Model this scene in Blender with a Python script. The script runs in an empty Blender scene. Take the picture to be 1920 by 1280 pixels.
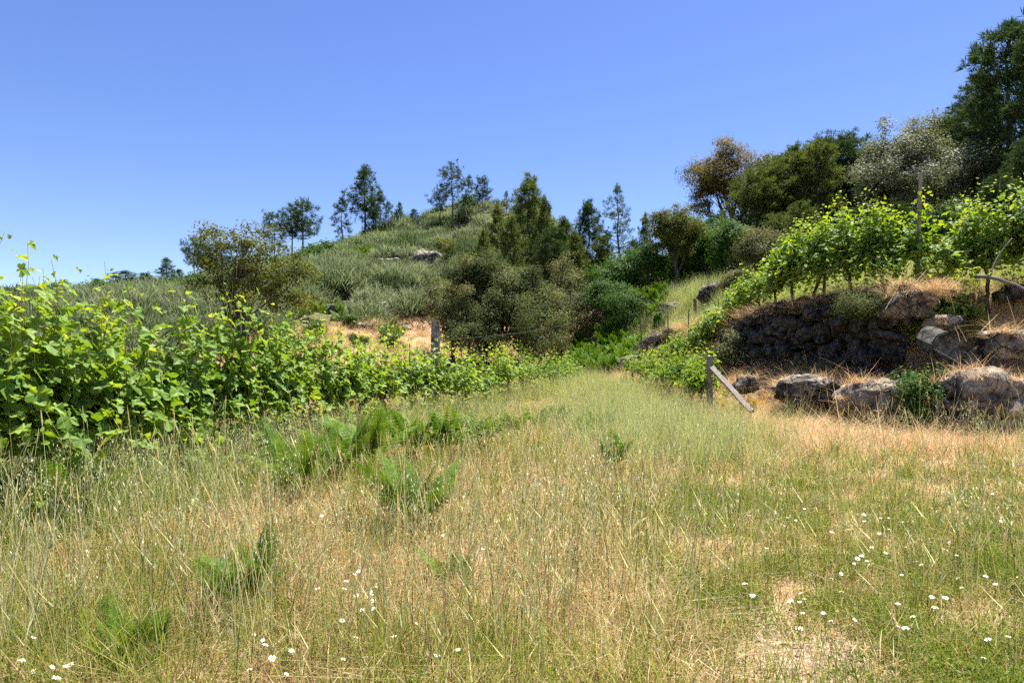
import bpy, math, random
import numpy as np
from mathutils import Vector, Matrix, Euler

# ------------------------------------------------------------------ camera, sky, sun, exposure
S = bpy.context.scene
COL = S.collection
EYE = 1.5          # eye height
FPX = 1280.0       # focal length in pixels of the 1920 px wide photograph
HOR = 690.0        # horizon row
cam = bpy.data.cameras.new("camera")
cam.sensor_width = 36.0
cam.lens = 24.0
cam.shift_y = (HOR - 640.0) / 1920.0
cam.clip_start = 0.05
cam.clip_end = 5000
camo = bpy.data.objects.new("camera", cam)
COL.objects.link(camo)
camo.location = (0, 0, EYE)
camo.rotation_euler = (math.radians(90), 0, 0)
S.camera = camo

SUN_EL = math.radians(70)
SUN_AZ = math.radians(42)      # clockwise from +Y
world = bpy.data.worlds.new("World")
S.world = world
world.use_nodes = True
wn = world.node_tree
sky = wn.nodes.new("ShaderNodeTexSky")
sky.sky_type = 'NISHITA'
sky.sun_disc = False
sky.sun_elevation = SUN_EL
sky.sun_rotation = SUN_AZ
sky.altitude = 300
sky.air_density = 1.0
sky.dust_density = 0.35
sky.ozone_density = 2.6
hs = wn.nodes.new("ShaderNodeHueSaturation")
hs.inputs['Hue'].default_value = 0.518
hs.inputs['Saturation'].default_value = 1.19
wn.links.new(sky.outputs[0], hs.inputs['Color'])
bg = wn.nodes['Background']
wn.links.new(hs.outputs[0], bg.inputs[0])
bg.inputs[1].default_value = 0.062

sun = bpy.data.lights.new("sun", 'SUN')
sun.energy = 5.0
sun.angle = math.radians(0.53)
sun.color = (1.0, 0.955, 0.88)
suno = bpy.data.objects.new("sun", sun)
COL.objects.link(suno)
sd = Vector((math.sin(SUN_AZ) * math.cos(SUN_EL), math.cos(SUN_AZ) * math.cos(SUN_EL), math.sin(SUN_EL)))
suno.rotation_euler = sd.to_track_quat('Z', 'Y').to_euler()
suno.location = (0, 0, 60)

vs = S.view_settings
vs.view_transform = 'Standard'
vs.look = 'None'
vs.exposure = 1.65
vs.gamma = 1.0
vs.use_curve_mapping = False
S.render.engine = 'CYCLES'
cy = S.cycles
cy.max_bounces = 4
cy.diffuse_bounces = 2
cy.glossy_bounces = 2
cy.transmission_bounces = 2
cy.transparent_max_bounces = 6
cy.caustics_reflective = False
cy.caustics_refractive = False
cy.use_denoising = False
cy.use_adaptive_sampling = True
cy.adaptive_threshold = 0.025
cy.adaptive_min_samples = 16
cy.sample_clamp_indirect = 6

# ------------------------------------------------------------------ helpers
def rng_(s):
    return np.random.default_rng(s)

def _h(ix, iy, iz, seed):
    n = (ix.astype(np.int64) * 374761393 + iy.astype(np.int64) * 668265263 + iz.astype(np.int64) * 2147483647 + seed * 1274126177) & 0xFFFFFFFF
    n = ((n ^ (n >> 13)) * 1274126177) & 0xFFFFFFFF
    n = (n ^ (n >> 16)) & 0xFFFFFFFF
    return n / 4294967295.0

def noise3(p, seed=0):
    p = np.asarray(p, float)
    i = np.floor(p).astype(np.int64)
    f = p - i
    f = f * f * (3 - 2 * f)
    r = 0
    for dx in (0, 1):
        for dy in (0, 1):
            for dz in (0, 1):
                w = (f[..., 0] if dx else 1 - f[..., 0]) * (f[..., 1] if dy else 1 - f[..., 1]) * (f[..., 2] if dz else 1 - f[..., 2])
                r = r + w * _h(i[..., 0] + dx, i[..., 1] + dy, i[..., 2] + dz, seed)
    return r * 2 - 1

def noise2(x, y, seed=0):
    x = np.asarray(x, float); y = np.asarray(y, float)
    return noise3(np.stack([x, y, np.zeros_like(x) + 0.37], -1), seed)

def fbm2(x, y, seed=0, oct=4):
    r = 0; a = 1.0; s = 0
    for k in range(oct):
        r = r + a * noise2(x * 2 ** k + 13.1 * k, y * 2 ** k + 7.7 * k, seed + k); s += a; a *= 0.5
    return r / s

def fbm3(p, seed=0, oct=4):
    r = 0; a = 1.0; s = 0
    for k in range(oct):
        r = r + a * noise3(p * 2 ** k + 5.3 * k, seed + k); s += a; a *= 0.5
    return r / s

def sstep(a, b, x):
    t = np.clip((np.asarray(x, float) - a) / (b - a), 0, 1)
    return t * t * (3 - 2 * t)

def nrm(v):
    v = np.asarray(v, float)
    return v / np.maximum(np.linalg.norm(v, axis=-1, keepdims=True), 1e-9)

def mk_mesh(name, V, T, mat=None, tint=None, smooth=False):
    """triangle mesh from numpy arrays; tint = one float per vertex"""
    V = np.ascontiguousarray(V, np.float32); T = np.ascontiguousarray(T, np.int32)
    me = bpy.data.meshes.new(name)
    me.vertices.add(len(V)); me.vertices.foreach_set("co", V.ravel())
    me.loops.add(T.size); me.loops.foreach_set("vertex_index", T.ravel())
    me.polygons.add(len(T))
    me.polygons.foreach_set("loop_start", np.arange(0, T.size, 3, dtype=np.int32))
    me.polygons.foreach_set("loop_total", np.full(len(T), 3, np.int32))
    me.polygons.foreach_set("use_smooth", np.full(len(T), smooth, bool))
    if tint is not None:
        a = me.attributes.new("tint", 'FLOAT', 'POINT')
        a.data.foreach_set("value", np.ascontiguousarray(tint, np.float32))
    me.update(calc_edges=True)
    if mat: me.materials.append(mat)
    return me

def link(name, me, parent=None, loc=(0, 0, 0), rot=(0, 0, 0), scl=(1, 1, 1)):
    o = bpy.data.objects.new(name, me)
    COL.objects.link(o)
    if parent is not None: o.parent = parent
    o.location = loc; o.rotation_euler = rot
    o.scale = scl if hasattr(scl, '__len__') else (scl, scl, scl)
    return o

def tag(o, label=None, cat=None, group=None, kind=None):
    if label: o["label"] = label
    if cat: o["category"] = cat
    if group: o["group"] = group
    if kind: o["kind"] = kind
    return o

def empty(name, loc, rz=0.0, label=None, cat=None, group=None):
    o = bpy.data.objects.new(name, None)
    COL.objects.link(o)
    o.location = loc; o.rotation_euler = (0, 0, rz); o.empty_display_size = 0.1
    return tag(o, label, cat, group)

class Geo:
    """collects triangles"""
    def __init__(s): s.V = []; s.T = []; s.t = []; s.n = 0
    def add(s, V, T, tint=0.5):
        V = np.asarray(V, float).reshape(-1, 3); T = np.asarray(T, int).reshape(-1, 3)
        s.V.append(V); s.T.append(T + s.n); s.t.append(np.broadcast_to(np.asarray(tint, float), (len(V),)).copy()); s.n += len(V)
    def tube(s, P, R, sides=6, tint=0.5, cap=True):
        P = np.asarray(P, float); R = np.broadcast_to(np.asarray(R, float), (len(P),))
        n = len(P)
        D = nrm(np.gradient(P, axis=0))
        ref = np.array([0.31, 0.87, 0.38]) if abs(D[0] @ np.array([0, 0, 1.])) > 0.8 else np.array([0, 0, 1.])
        A = nrm(np.cross(D, ref)); B = np.cross(D, A)
        an = np.linspace(0, 2 * np.pi, sides, endpoint=False)
        V = P[:, None, :] + R[:, None, None] * (np.cos(an)[None, :, None] * A[:, None, :] + np.sin(an)[None, :, None] * B[:, None, :])
        V = V.reshape(-1, 3)
        T = []
        for i in range(n - 1):
            for k in range(sides):
                a = i * sides + k; b = i * sides + (k + 1) % sides; c = a + sides; d = b + sides
                T += [(a, b, d), (a, d, c)]
        if cap:
            V = np.vstack([V, P[0], P[-1]]); c0 = n * sides; c1 = c0 + 1
            for k in range(sides):
                T.append((c0, (k + 1) % sides, k)); T.append((c1, (n - 1) * sides + k, (n - 1) * sides + (k + 1) % sides))
        s.add(V, T, tint)
    def mesh(s, name, mat, smooth=False):
        return mk_mesh(name, np.vstack(s.V), np.vstack(s.T), mat, np.concatenate(s.t), smooth)

def instance_arrays(tmplV, tmplT, pos, X, Y, Z, scale, tint, tt=None):
    """copy a template N times with basis X,Y,Z"""
    N = len(pos); k = len(tmplV)
    scale = np.broadcast_to(np.asarray(scale, float), (N,))
    V = pos[:, None, :] + scale[:, None, None] * (tmplV[None, :, 0:1] * X[:, None, :] + tmplV[None, :, 1:2] * Y[:, None, :] + tmplV[None, :, 2:3] * Z[:, None, :])
    T = tmplT[None] + (np.arange(N) * k)[:, None, None]
    t = np.repeat(np.broadcast_to(np.asarray(tint, float), (N,)), k)
    return V.reshape(-1, 3), T.reshape(-1, 3), t

def frame_from_normal(n, rng):
    n = nrm(n)
    r = nrm(rng.normal(size=n.shape))
    X = nrm(np.cross(r, n)); Y = np.cross(n, X)
    return X, Y, n

# ------------------------------------------------------------------ materials
def new_mat(name):
    m = bpy.data.materials.new(name); m.use_nodes = True
    nt = m.node_tree
    return m, nt, nt.nodes, nt.links, nt.nodes['Principled BSDF']

def mixrgb(nt, fac, a, b, mode='MIX'):
    n = nt.nodes.new("ShaderNodeMix"); n.data_type = 'RGBA'; n.blend_type = mode
    for sock, v in ((n.inputs[0], fac), (n.inputs[6], a), (n.inputs[7], b)):
        if hasattr(v, 'links'): nt.links.new(v, sock)
        elif hasattr(v, '__len__'): sock.default_value = (*v, 1) if len(v) == 3 else v
        else: sock.default_value = v
    return n.outputs[2]

def mathn(nt, op, a, b=0.0, clamp=False):
    n = nt.nodes.new("ShaderNodeMath"); n.operation = op; n.use_clamp = clamp
    for i, v in enumerate((a, b)):
        if hasattr(v, 'links'): nt.links.new(v, n.inputs[i])
        else: n.inputs[i].default_value = v
    return n.outputs[0]

def ramp(nt, fac, stops):
    n = nt.nodes.new("ShaderNodeValToRGB")
    el = n.color_ramp.elements
    while len(el) < len(stops): el.new(0.5)
    for e, (p, c) in zip(el, stops):
        e.position = p; e.color = (*c, 1)
    nt.links.new(fac, n.inputs[0])
    return n.outputs[0]

def noise_tex(nt, scale, detail=4, rough=0.55, vec=None):
    n = nt.nodes.new("ShaderNodeTexNoise")
    n.inputs['Scale'].default_value = scale; n.inputs['Detail'].default_value = detail; n.inputs['Roughness'].default_value = rough
    if vec is not None: nt.links.new(vec, n.inputs['Vector'])
    return n.outputs[0]

def leaf_mat(name, stops, transl=0.35, rough=0.5, spec=0.3, tcol=(1.25, 1.15, 0.6), objvar=0.25, back=None):
    """foliage: colour ramp over the per-leaf tint, a little of it let through"""
    m, nt, N, L, P = new_mat(name)
    at = N.new("ShaderNodeAttribute"); at.attribute_name = "tint"
    oi = N.new("ShaderNodeObjectInfo")
    v = mathn(nt, 'ADD', at.outputs['Fac'], mathn(nt, 'MULTIPLY', mathn(nt, 'SUBTRACT', oi.outputs['Random'], 0.5), objvar), True)
    c = ramp(nt, v, stops)
    if back is not None:
        ge = N.new("ShaderNodeNewGeometry")
        c = mixrgb(nt, ge.outputs['Backfacing'], c, mixrgb(nt, 0.4, c, back))
    L.new(c, P.inputs['Base Color'])
    P.inputs['Roughness'].default_value = rough
    P.inputs['Specular IOR Level'].default_value = spec
    if transl > 0:
        tr = N.new("ShaderNodeBsdfTranslucent")
        L.new(mixrgb(nt, 1.0, c, tcol, 'MULTIPLY'), tr.inputs['Color'])
        mx = N.new("ShaderNodeMixShader"); mx.inputs[0].default_value = transl
        L.new(P.outputs[0], mx.inputs[1]); L.new(tr.outputs[0], mx.inputs[2])
        L.new(mx.outputs[0], N['Material Output'].inputs[0])
    return m

def bark_mat(name, a, b, scale=14.0, bump=0.6):
    m, nt, N, L, P = new_mat(name)
    tc = N.new("ShaderNodeTexCoord")
    mp = N.new("ShaderNodeMapping"); mp.inputs['Scale'].default_value = (1, 1, 0.25); L.new(tc.outputs['Object'], mp.inputs[0])
    n = noise_tex(nt, scale, 6, 0.65, mp.outputs[0])
    L.new(ramp(nt, n, [(0.3, a), (0.7, b)]), P.inputs['Base Color'])
    P.inputs['Roughness'].default_value = 0.9
    bp = N.new("ShaderNodeBump"); bp.inputs['Strength'].default_value = bump; bp.inputs['Distance'].default_value = 0.02
    L.new(n, bp.inputs['Height']); L.new(bp.outputs[0], P.inputs['Normal'])
    return m

def rock_mat(name, base=(0.30, 0.285, 0.26), dark=(0.07, 0.065, 0.06), pale=(0.5, 0.48, 0.43), lich=0.5, sc=1.0):
    """weathered granite: grain, black crusts, pale and yellowish lichen spots"""
    m, nt, N, L, P = new_mat(name)
    tc = N.new("ShaderNodeTexCoord"); ge = N.new("ShaderNodeNewGeometry")
    pos = ge.outputs['Position']
    n1 = noise_tex(nt, 2.2 * sc, 8, 0.62, pos); n2 = noise_tex(nt, 9 * sc, 8, 0.7, pos); n3 = noise_tex(nt, 60 * sc, 3, 0.6, pos); n4 = noise_tex(nt, 5.5 * sc, 6, 0.6, pos)
    c = mixrgb(nt, ramp(nt, n2, [(0.40, (0, 0, 0)), (0.62, (1, 1, 1))]), base, pale)
    c = mixrgb(nt, ramp(nt, n1, [(0.44, (0, 0, 0)), (0.60, (1, 1, 1))]), c, dark)
    c = mixrgb(nt, mathn(nt, 'MULTIPLY', ramp(nt, n4, [(0.56, (0, 0, 0)), (0.66, (1, 1, 1))]), lich), c, (0.42, 0.40, 0.30))
    c = mixrgb(nt, mathn(nt, 'MULTIPLY', ramp(nt, noise_tex(nt, 3.3 * sc, 7, 0.7, pos), [(0.6, (0, 0, 0)), (0.68, (1, 1, 1))]), 0.7), c, (0.13, 0.13, 0.055))
    c = mixrgb(nt, 0.55, c, ramp(nt, n3, [(0.3, (0.35, 0.35, 0.35)), (0.7, (1, 1, 1))]), 'MULTIPLY')
    wv = N.new("ShaderNodeTexNoise"); wv.inputs['Scale'].default_value = 2.0 * sc; wv.inputs['Detail'].default_value = 5; L.new(pos, wv.inputs['Vector'])
    va = N.new("ShaderNodeVectorMath"); va.operation = 'MULTIPLY_ADD'; L.new(wv.outputs['Color'], va.inputs[0]); va.inputs[1].default_value = (0.55, 0.55, 0.55); L.new(pos, va.inputs[2])
    vo = N.new("ShaderNodeTexVoronoi"); vo.feature = 'DISTANCE_TO_EDGE'; vo.inputs['Scale'].default_value = 2.1 * sc; L.new(va.outputs[0], vo.inputs['Vector'])
    crk = ramp(nt, vo.outputs['Distance'], [(0.0, (0.12, 0.12, 0.12)), (0.05, (1, 1, 1))])
    c = mixrgb(nt, 0.85, c, crk, 'MULTIPLY')
    L.new(c, P.inputs['Base Color']); P.inputs['Roughness'].default_value = 0.92; P.inputs['Specular IOR Level'].default_value = 0.2
    h = mathn(nt, 'ADD', mathn(nt, 'ADD', mathn(nt, 'MULTIPLY', n2, 1.0), mathn(nt, 'MULTIPLY', n3, 0.25)), mathn(nt, 'MULTIPLY', crk, 0.35))
    bp = N.new("ShaderNodeBump"); bp.inputs['Strength'].default_value = 1.0; bp.inputs['Distance'].default_value = 0.09 / sc
    L.new(h, bp.inputs['Height']); L.new(bp.outputs[0], P.inputs['Normal'])
    return m

M = {}
M['vine'] = leaf_mat('vine_leaf', [(0.0, (0.080, 0.165, 0.020)), (0.4, (0.18, 0.29, 0.034)), (0.75, (0.29, 0.39, 0.055)), (1.0, (0.40, 0.44, 0.08))], 0.45, 0.55, 0.22, (1.35, 1.2, 0.4), 0.35, back=(0.17, 0.28, 0.06))
M['shoot'] = leaf_mat('vine_shoot', [(0, (0.16, 0.17, 0.04)), (1, (0.26, 0.24, 0.06))], 0.0, 0.5)
M['vine_wood'] = bark_mat('vine_wood', (0.022, 0.017, 0.013), (0.10, 0.08, 0.06), 22)
M['bark'] = bark_mat('bark', (0.03, 0.025, 0.02), (0.13, 0.105, 0.08), 9)
M['pine_bark'] = bark_mat('pine_bark', (0.035, 0.026, 0.022), (0.15, 0.105, 0.08), 7)
M['grey_bark'] = bark_mat('grey_bark', (0.06, 0.055, 0.05), (0.2, 0.185, 0.165), 9)
M['pine'] = leaf_mat('pine_needles', [(0, (0.020, 0.042, 0.014)), (0.6, (0.048, 0.088, 0.026)), (1, (0.10, 0.145, 0.04))], 0.3, 0.7, 0.12, (1.2, 1.1, 0.6), 0.2)
M['pine_blue'] = leaf_mat('pine_needles_bluish', [(0, (0.03, 0.058, 0.026)), (0.6, (0.075, 0.12, 0.06)), (1, (0.14, 0.19, 0.10))], 0.3, 0.7, 0.12, (1.2, 1.1, 0.7), 0.2)
M['pine_light'] = leaf_mat('pine_needles_light', [(0, (0.045, 0.075, 0.016)), (0.6, (0.115, 0.155, 0.038)), (1, (0.19, 0.225, 0.06))], 0.35, 0.7, 0.12, (1.2, 1.1, 0.6), 0.2)
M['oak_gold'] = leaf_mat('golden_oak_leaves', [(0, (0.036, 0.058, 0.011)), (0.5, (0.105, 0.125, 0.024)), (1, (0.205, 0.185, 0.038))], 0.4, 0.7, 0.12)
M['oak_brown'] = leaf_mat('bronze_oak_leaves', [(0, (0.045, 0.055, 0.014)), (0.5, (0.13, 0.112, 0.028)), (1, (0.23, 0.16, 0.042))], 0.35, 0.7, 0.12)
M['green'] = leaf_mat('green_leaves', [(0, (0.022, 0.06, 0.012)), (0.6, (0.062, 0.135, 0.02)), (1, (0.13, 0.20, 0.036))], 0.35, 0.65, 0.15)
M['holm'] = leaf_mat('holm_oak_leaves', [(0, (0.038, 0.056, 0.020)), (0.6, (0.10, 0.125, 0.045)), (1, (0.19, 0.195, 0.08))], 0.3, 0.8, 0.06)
M['silver'] = leaf_mat('silver_leaves', [(0, (0.055, 0.072, 0.03)), (0.5, (0.135, 0.15, 0.075)), (1, (0.26, 0.26, 0.16))], 0.3, 0.6, 0.18, (1.1, 1.1, 0.8))
M['olive'] = leaf_mat('olive_bush_leaves', [(0, (0.06, 0.075, 0.03)), (0.6, (0.145, 0.155, 0.065)), (1, (0.25, 0.245, 0.115))], 0.3, 0.7, 0.1)
M['broom'] = leaf_mat('broom_twigs', [(0, (0.026, 0.048, 0.017)), (0.5, (0.105, 0.14, 0.064)), (1, (0.26, 0.29, 0.175))], 0.4, 0.75, 0.08, (1.1, 1.1, 0.85), 0.6)
M['fern'] = leaf_mat('fern', [(0, (0.045, 0.10, 0.010)), (0.6, (0.10, 0.19, 0.020)), (1, (0.19, 0.28, 0.04))], 0.28, 0.65, 0.12, (1.2, 1.15, 0.4), 0.4)
M['fern_orange'] = leaf_mat('withering_fern', [(0, (0.12, 0.13, 0.02)), (0.5, (0.42, 0.25, 0.03)), (1, (0.55, 0.36, 0.05))], 0.3, 0.5, 0.3, (1.2, 1.1, 0.6), 0.7)
M['thatch'] = leaf_mat('dry_grass', [(0, (0.26, 0.145, 0.062)), (0.35, (0.45, 0.31, 0.145)), (0.7, (0.60, 0.49, 0.28)), (1, (0.73, 0.65, 0.45))], 0.48, 0.7, 0.12, (1.05, 1.0, 0.85), 0.3)
M['straw'] = leaf_mat('straw', [(0, (0.37, 0.205, 0.10)), (0.5, (0.56, 0.385, 0.21)), (1, (0.71, 0.59, 0.39))], 0.45, 0.7, 0.12, (1.05, 1.0, 0.85), 0.35)
M['grass'] = leaf_mat('green_grass', [(0, (0.10, 0.145, 0.024)), (0.5, (0.21, 0.255, 0.05)), (1, (0.38, 0.385, 0.12))], 0.5, 0.65, 0.15, (1.15, 1.1, 0.6), 0.4)
M['meadow'] = leaf_mat('meadow_grass', [(0, (0.17, 0.22, 0.075)), (0.5, (0.32, 0.375, 0.155)), (1, (0.50, 0.52, 0.30))], 0.48, 0.65, 0.15, (1.12, 1.1, 0.7), 0.3)
M['stalk'] = leaf_mat('tall_stalks', [(0, (0.42, 0.48, 0.26)), (0.5, (0.60, 0.62, 0.38)), (1, (0.80, 0.71, 0.48))], 0.55, 0.6, 0.15, (1.1, 1.1, 0.8), 0.9)
M['oat'] = leaf_mat('wild_oats', [(0, (0.16, 0.21, 0.06)), (0.45, (0.31, 0.34, 0.14)), (0.8, (0.58, 0.57, 0.38)), (1, (0.78, 0.74, 0.6))], 0.48, 0.6, 0.15, (1.1, 1.05, 0.8), 0.25)
M['herb'] = leaf_mat('low_herbs', [(0, (0.075, 0.125, 0.02)), (0.6, (0.155, 0.22, 0.036)), (1, (0.28, 0.31, 0.07))], 0.42, 0.7, 0.1, (1.2, 1.1, 0.55), 0.4)
M['rock'] = rock_mat('granite', (0.27, 0.225, 0.175), (0.055, 0.046, 0.037), (0.48, 0.43, 0.35), 0.6)
M['rock_dark'] = rock_mat('granite_dark', (0.13, 0.108, 0.086), (0.032, 0.028, 0.024), (0.34, 0.30, 0.25), 0.4)
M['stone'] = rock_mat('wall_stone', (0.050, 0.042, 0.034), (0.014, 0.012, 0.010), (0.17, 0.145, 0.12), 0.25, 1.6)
M['slab'] = rock_mat('slab_granite', (0.085, 0.08, 0.066), (0.03, 0.028, 0.025), (0.20, 0.19, 0.16), 0.4, 1.4)
M['hewn'] = rock_mat('hewn_granite', (0.34, 0.32, 0.29), (0.17, 0.16, 0.145), (0.44, 0.42, 0.38), 0.5, 2.2)
M['weathered'] = bark_mat('weathered_wood', (0.12, 0.10, 0.085), (0.30, 0.26, 0.22), 26, 0.5)
M['dark_wood'] = bark_mat('dark_stake_wood', (0.05, 0.042, 0.035), (0.17, 0.145, 0.12), 26, 0.5)
m_, nt_, N_, L_, P_ = new_mat('wire'); P_.inputs['Base Color'].default_value = (0.22, 0.2, 0.18, 1); P_.inputs['Roughness'].default_value = 0.9; P_.inputs['Specular IOR Level'].default_value = 0.1; M['wire'] = m_
m_, nt_, N_, L_, P_ = new_mat('petal'); P_.inputs['Base Color'].default_value = (0.80, 0.80, 0.76, 1); P_.inputs['Roughness'].default_value = 0.6; M['petal'] = m_
m_, nt_, N_, L_, P_ = new_mat('daisy_disc'); P_.inputs['Base Color'].default_value = (0.72, 0.42, 0.03, 1); P_.inputs['Roughness'].default_value = 0.8; M['disc'] = m_

# ------------------------------------------------------------------ terrain
TOE = np.array([(60, -6), (30, 5), (14, 11), (10.5, 12.9), (8.0, 14.4), (6.7, 16.8), (6.1, 20), (5.9, 24), (5.4, 28), (4.2, 33), (2.2, 37.5), (-4, 41), (-60, 46)], float)
RX = np.array([-400, -150, -90, -56, -49, -42, -37.6, -29.5, -22.3, -16, -10.4, -4.5, 1.0, 5.2, 9.5, 18, 40, 120, 400], float)
RY = np.array([70, 70, 72, 75, 78, 82, 86, 90, 92, 93, 95, 95, 95, 95, 96, 98, 100, 105, 110], float)
RZ = np.array([3, 4, 6.4, 7.5, 9.3, 10.5, 11.5, 14.4, 17.2, 20.0, 22.3, 23.7, 23.4, 21.2, 17.5, 12.5, 14.0, 22, 30], float)
FX = np.array([-400, -60, -20, -10, 0, 8, 20, 60, 400], float)
FY = np.array([14, 14, 18, 25, 38, 46, 58, 60, 60], float)

def toe_dist(x, y):
    best = np.full(x.shape, 1e9); sg = np.ones(x.shape)
    for (ax, ay), (bx, by) in zip(TOE[:-1], TOE[1:]):
        dx, dy = bx - ax, by - ay; l2 = dx * dx + dy * dy
        t = np.clip(((x - ax) * dx + (y - ay) * dy) / l2, 0, 1)
        d = np.hypot(x - ax - t * dx, y - ay - t * dy)
        s = np.where((x - ax) * dy - (y - ay) * dx > 0, 1.0, -1.0)
        m = d < best - 1e-9
        best = np.where(m, d, best); sg = np.where(m, s, sg)
    return best * sg

PROF_D = [-0.75, 0, 0.5, 1.25, 1.55, 1.95, 2.6, 200]
PROF_H = [0, 0.16, 0.29, 0.41, 0.44, 0.93, 1.0, 1.0]

def H(x, y):
    x = np.asarray(x, float); y = np.asarray(y, float)
    x, y = np.broadcast_arrays(x, y)
    f = np.interp(y, [-50, 12, 20, 30, 38, 46, 200, 600], [0, 0.02, 0.10, 0.42, 0.9, 1.5, 2, 2]) - 0.05 * np.clip(-x - 4, 0, 14)
    f = f + 0.05 * noise2(x * 0.9, y * 0.9, 3) + 0.02 * noise2(x * 3.1, y * 3.1, 4)
    # the hill behind
    yr = np.interp(x, RX, RY); zr = np.interp(x, RX, RZ); yf = np.interp(x, FX, FY)
    t = np.clip((y - yf) / (yr - yf), 0, 1)
    hill = 0.3 + (zr - 0.3) * t ** 1.32
    back = np.clip(y - yr, 0, None)
    hill = hill - 0.42 * back * back / (back + 6)
    hill = np.maximum(hill, -12) + sstep(0.02, 0.25, t) * (0.55 * fbm2(x * 0.16, y * 0.16, 9) + 0.18 * fbm2(x * 0.8, y * 0.8, 19, 2))
    hill = hill + 0.25 * sstep(0.0, 0.1, t) * (1 - sstep(0.25, 0.4, t)) * np.round(fbm2(x * 0.2, y * 0.35, 31, 2) * 3) / 1.5
    # the terraced slope on the right
    d = toe_dist(x, y) + 0.22 * fbm2(x * 0.7, y * 0.7, 41, 3) * sstep(0, 1, np.abs(y - 18.5) - 3.5)
    f = f + 0.35 * np.exp(-(((x - 6.1) / 0.7) ** 2 + ((y - 16.3) / 0.7) ** 2))
    R = 0.6 + 0.16 * x + 0.09 * y
    R = np.minimum(R, 16 + 0.02 * y)
    T = 3.35 + 0.04 * (x - 8)
    R = T + (R - T) * sstep(2.8, 7.5, d)
    pr = np.interp(d * (1 - 0.3 * sstep(8.9, 9.9, x) * (y < 18)), PROF_D, PROF_H)
    w = sstep(0.5, 6.0, x + 0.0) 
    far = sstep(30, 36, y)
    pr2 = pr * (1 - far) + sstep(0, 9, d) * far      # gentler bank at the field's far end
    right = (R - f) * pr2 * np.where(y > 30, w * far + (1 - far), 1.0)
    right = right + sstep(0.2, 1.0, d) * 0.10 * fbm2(x * 1.3, y * 1.3, 51, 3)
    a = f + right
    k = 1.0
    h = np.clip(0.5 + 0.5 * (hill - a) / k, 0, 1)
    return a * (1 - h) + hill * h + k * h * (1 - h) * np.where(y > 20, 1, 0)

def Hs(x, y):
    return float(H(np.array([x]), np.array([y]))[0])

def at(u, y, v=None):
    """world x (and z) of photo column u (row v) at distance y"""
    x = (u - 960.0) / FPX * y
    return (x, y) if v is None else (x, y, EYE + (HOR - v) / FPX * y)

def ground_at(u, v, lift=0.0):
    """first ground point below the sight line through photo pixel (u, v)"""
    ys = np.concatenate([np.linspace(2, 20, 400), np.linspace(20.1, 120, 600)])
    xs = (u - 960.0) / FPX * ys; zs = EYE + (HOR - v) / FPX * ys
    hit = np.nonzero(zs < H(xs, ys) + lift)[0]
    i = hit[0] if len(hit) else len(ys) - 1
    return xs[i], ys[i], Hs(xs[i], ys[i])

def axis(lo, hi, fine_lo, fine_hi, step, growth):
    a = list(np.arange(fine_lo, fine_hi, step)); s = step; p = a[-1]
    while p < hi: s *= growth; p += s; a.append(p)
    s = step; p = a[0]; b = []
    while p > lo: s *= growth; p -= s; b.append(p)
    return np.array(b[::-1] + a)

def zones(x, y):
    """what covers the ground: returns dict of 0..1 masks (real ground cover, not light)"""
    d = toe_dist(x, y)
    t = (y - np.interp(x, FX, FY))
    z = {}
    z['d'] = d; z['t'] = t
    z['bank'] = sstep(-1.0, -0.4, d) * (1 - sstep(2.2, 3.2, d)) * (1 - sstep(27, 31, y))
    z['terrace'] = sstep(2.0, 3.0, d) * (1 - sstep(30, 36, y)) * (1 - sstep(9, 14, d))
    z['hill'] = np.where((x > -15) & (x < 6), sstep(17, 24, t), sstep(4, 22, t))
    return z

xs = axis(-700, 700, -14, 16, 0.22, 1.07)
ys = axis(-40, 1500, 1.5, 34, 0.22, 1.045)
GX, GY = np.meshgrid(xs, ys)
GZ = H(GX, GY)
V = np.stack([GX, GY, GZ], -1).reshape(-1, 3)
nx, ny = len(xs), len(ys)
i = (np.arange(ny - 1)[:, None] * nx + np.arange(nx - 1)[None]).ravel()
T = np.concatenate([np.stack([i, i + 1, i + nx + 1], -1), np.stack([i, i + nx + 1, i + nx], -1)])

gm, nt, N, L, P = new_mat('ground')
za = N.new("ShaderNodeAttribute"); za.attribute_name = "zone_hill"
zb = N.new("ShaderNodeAttribute"); zb.attribute_name = "zone_dry"
zc = N.new("ShaderNodeAttribute"); zc.attribute_name = "zone_soil"
ge = N.new("ShaderNodeNewGeometry")
n1 = noise_tex(nt, 1.3, 6, 0.6, ge.outputs['Position']); n2 = noise_tex(nt, 14, 6, 0.7, ge.outputs['Position']); n3 = noise_tex(nt, 70, 4, 0.7, ge.outputs['Position'])
field = ramp(nt, mathn(nt, 'ADD', mathn(nt, 'MULTIPLY', n1, 0.5), mathn(nt, 'MULTIPLY', n2, 0.5)), [(0.36, (0.15, 0.10, 0.045)), (0.5, (0.29, 0.195, 0.095)), (0.62, (0.40, 0.29, 0.16))])
dry = ramp(nt, mathn(nt, 'ADD', mathn(nt, 'MULTIPLY', n1, 0.45), mathn(nt, 'MULTIPLY', n2, 0.55)), [(0.36, (0.19, 0.105, 0.055)), (0.5, (0.36, 0.225, 0.12)), (0.63, (0.48, 0.36, 0.22))])
hillc = ramp(nt, mathn(nt, 'ADD', mathn(nt, 'MULTIPLY', n1, 0.6), mathn(nt, 'MULTIPLY', n2, 0.4)), [(0.38, (0.05, 0.055, 0.025)), (0.5, (0.10, 0.11, 0.045)), (0.64, (0.20, 0.17, 0.085))])
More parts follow.
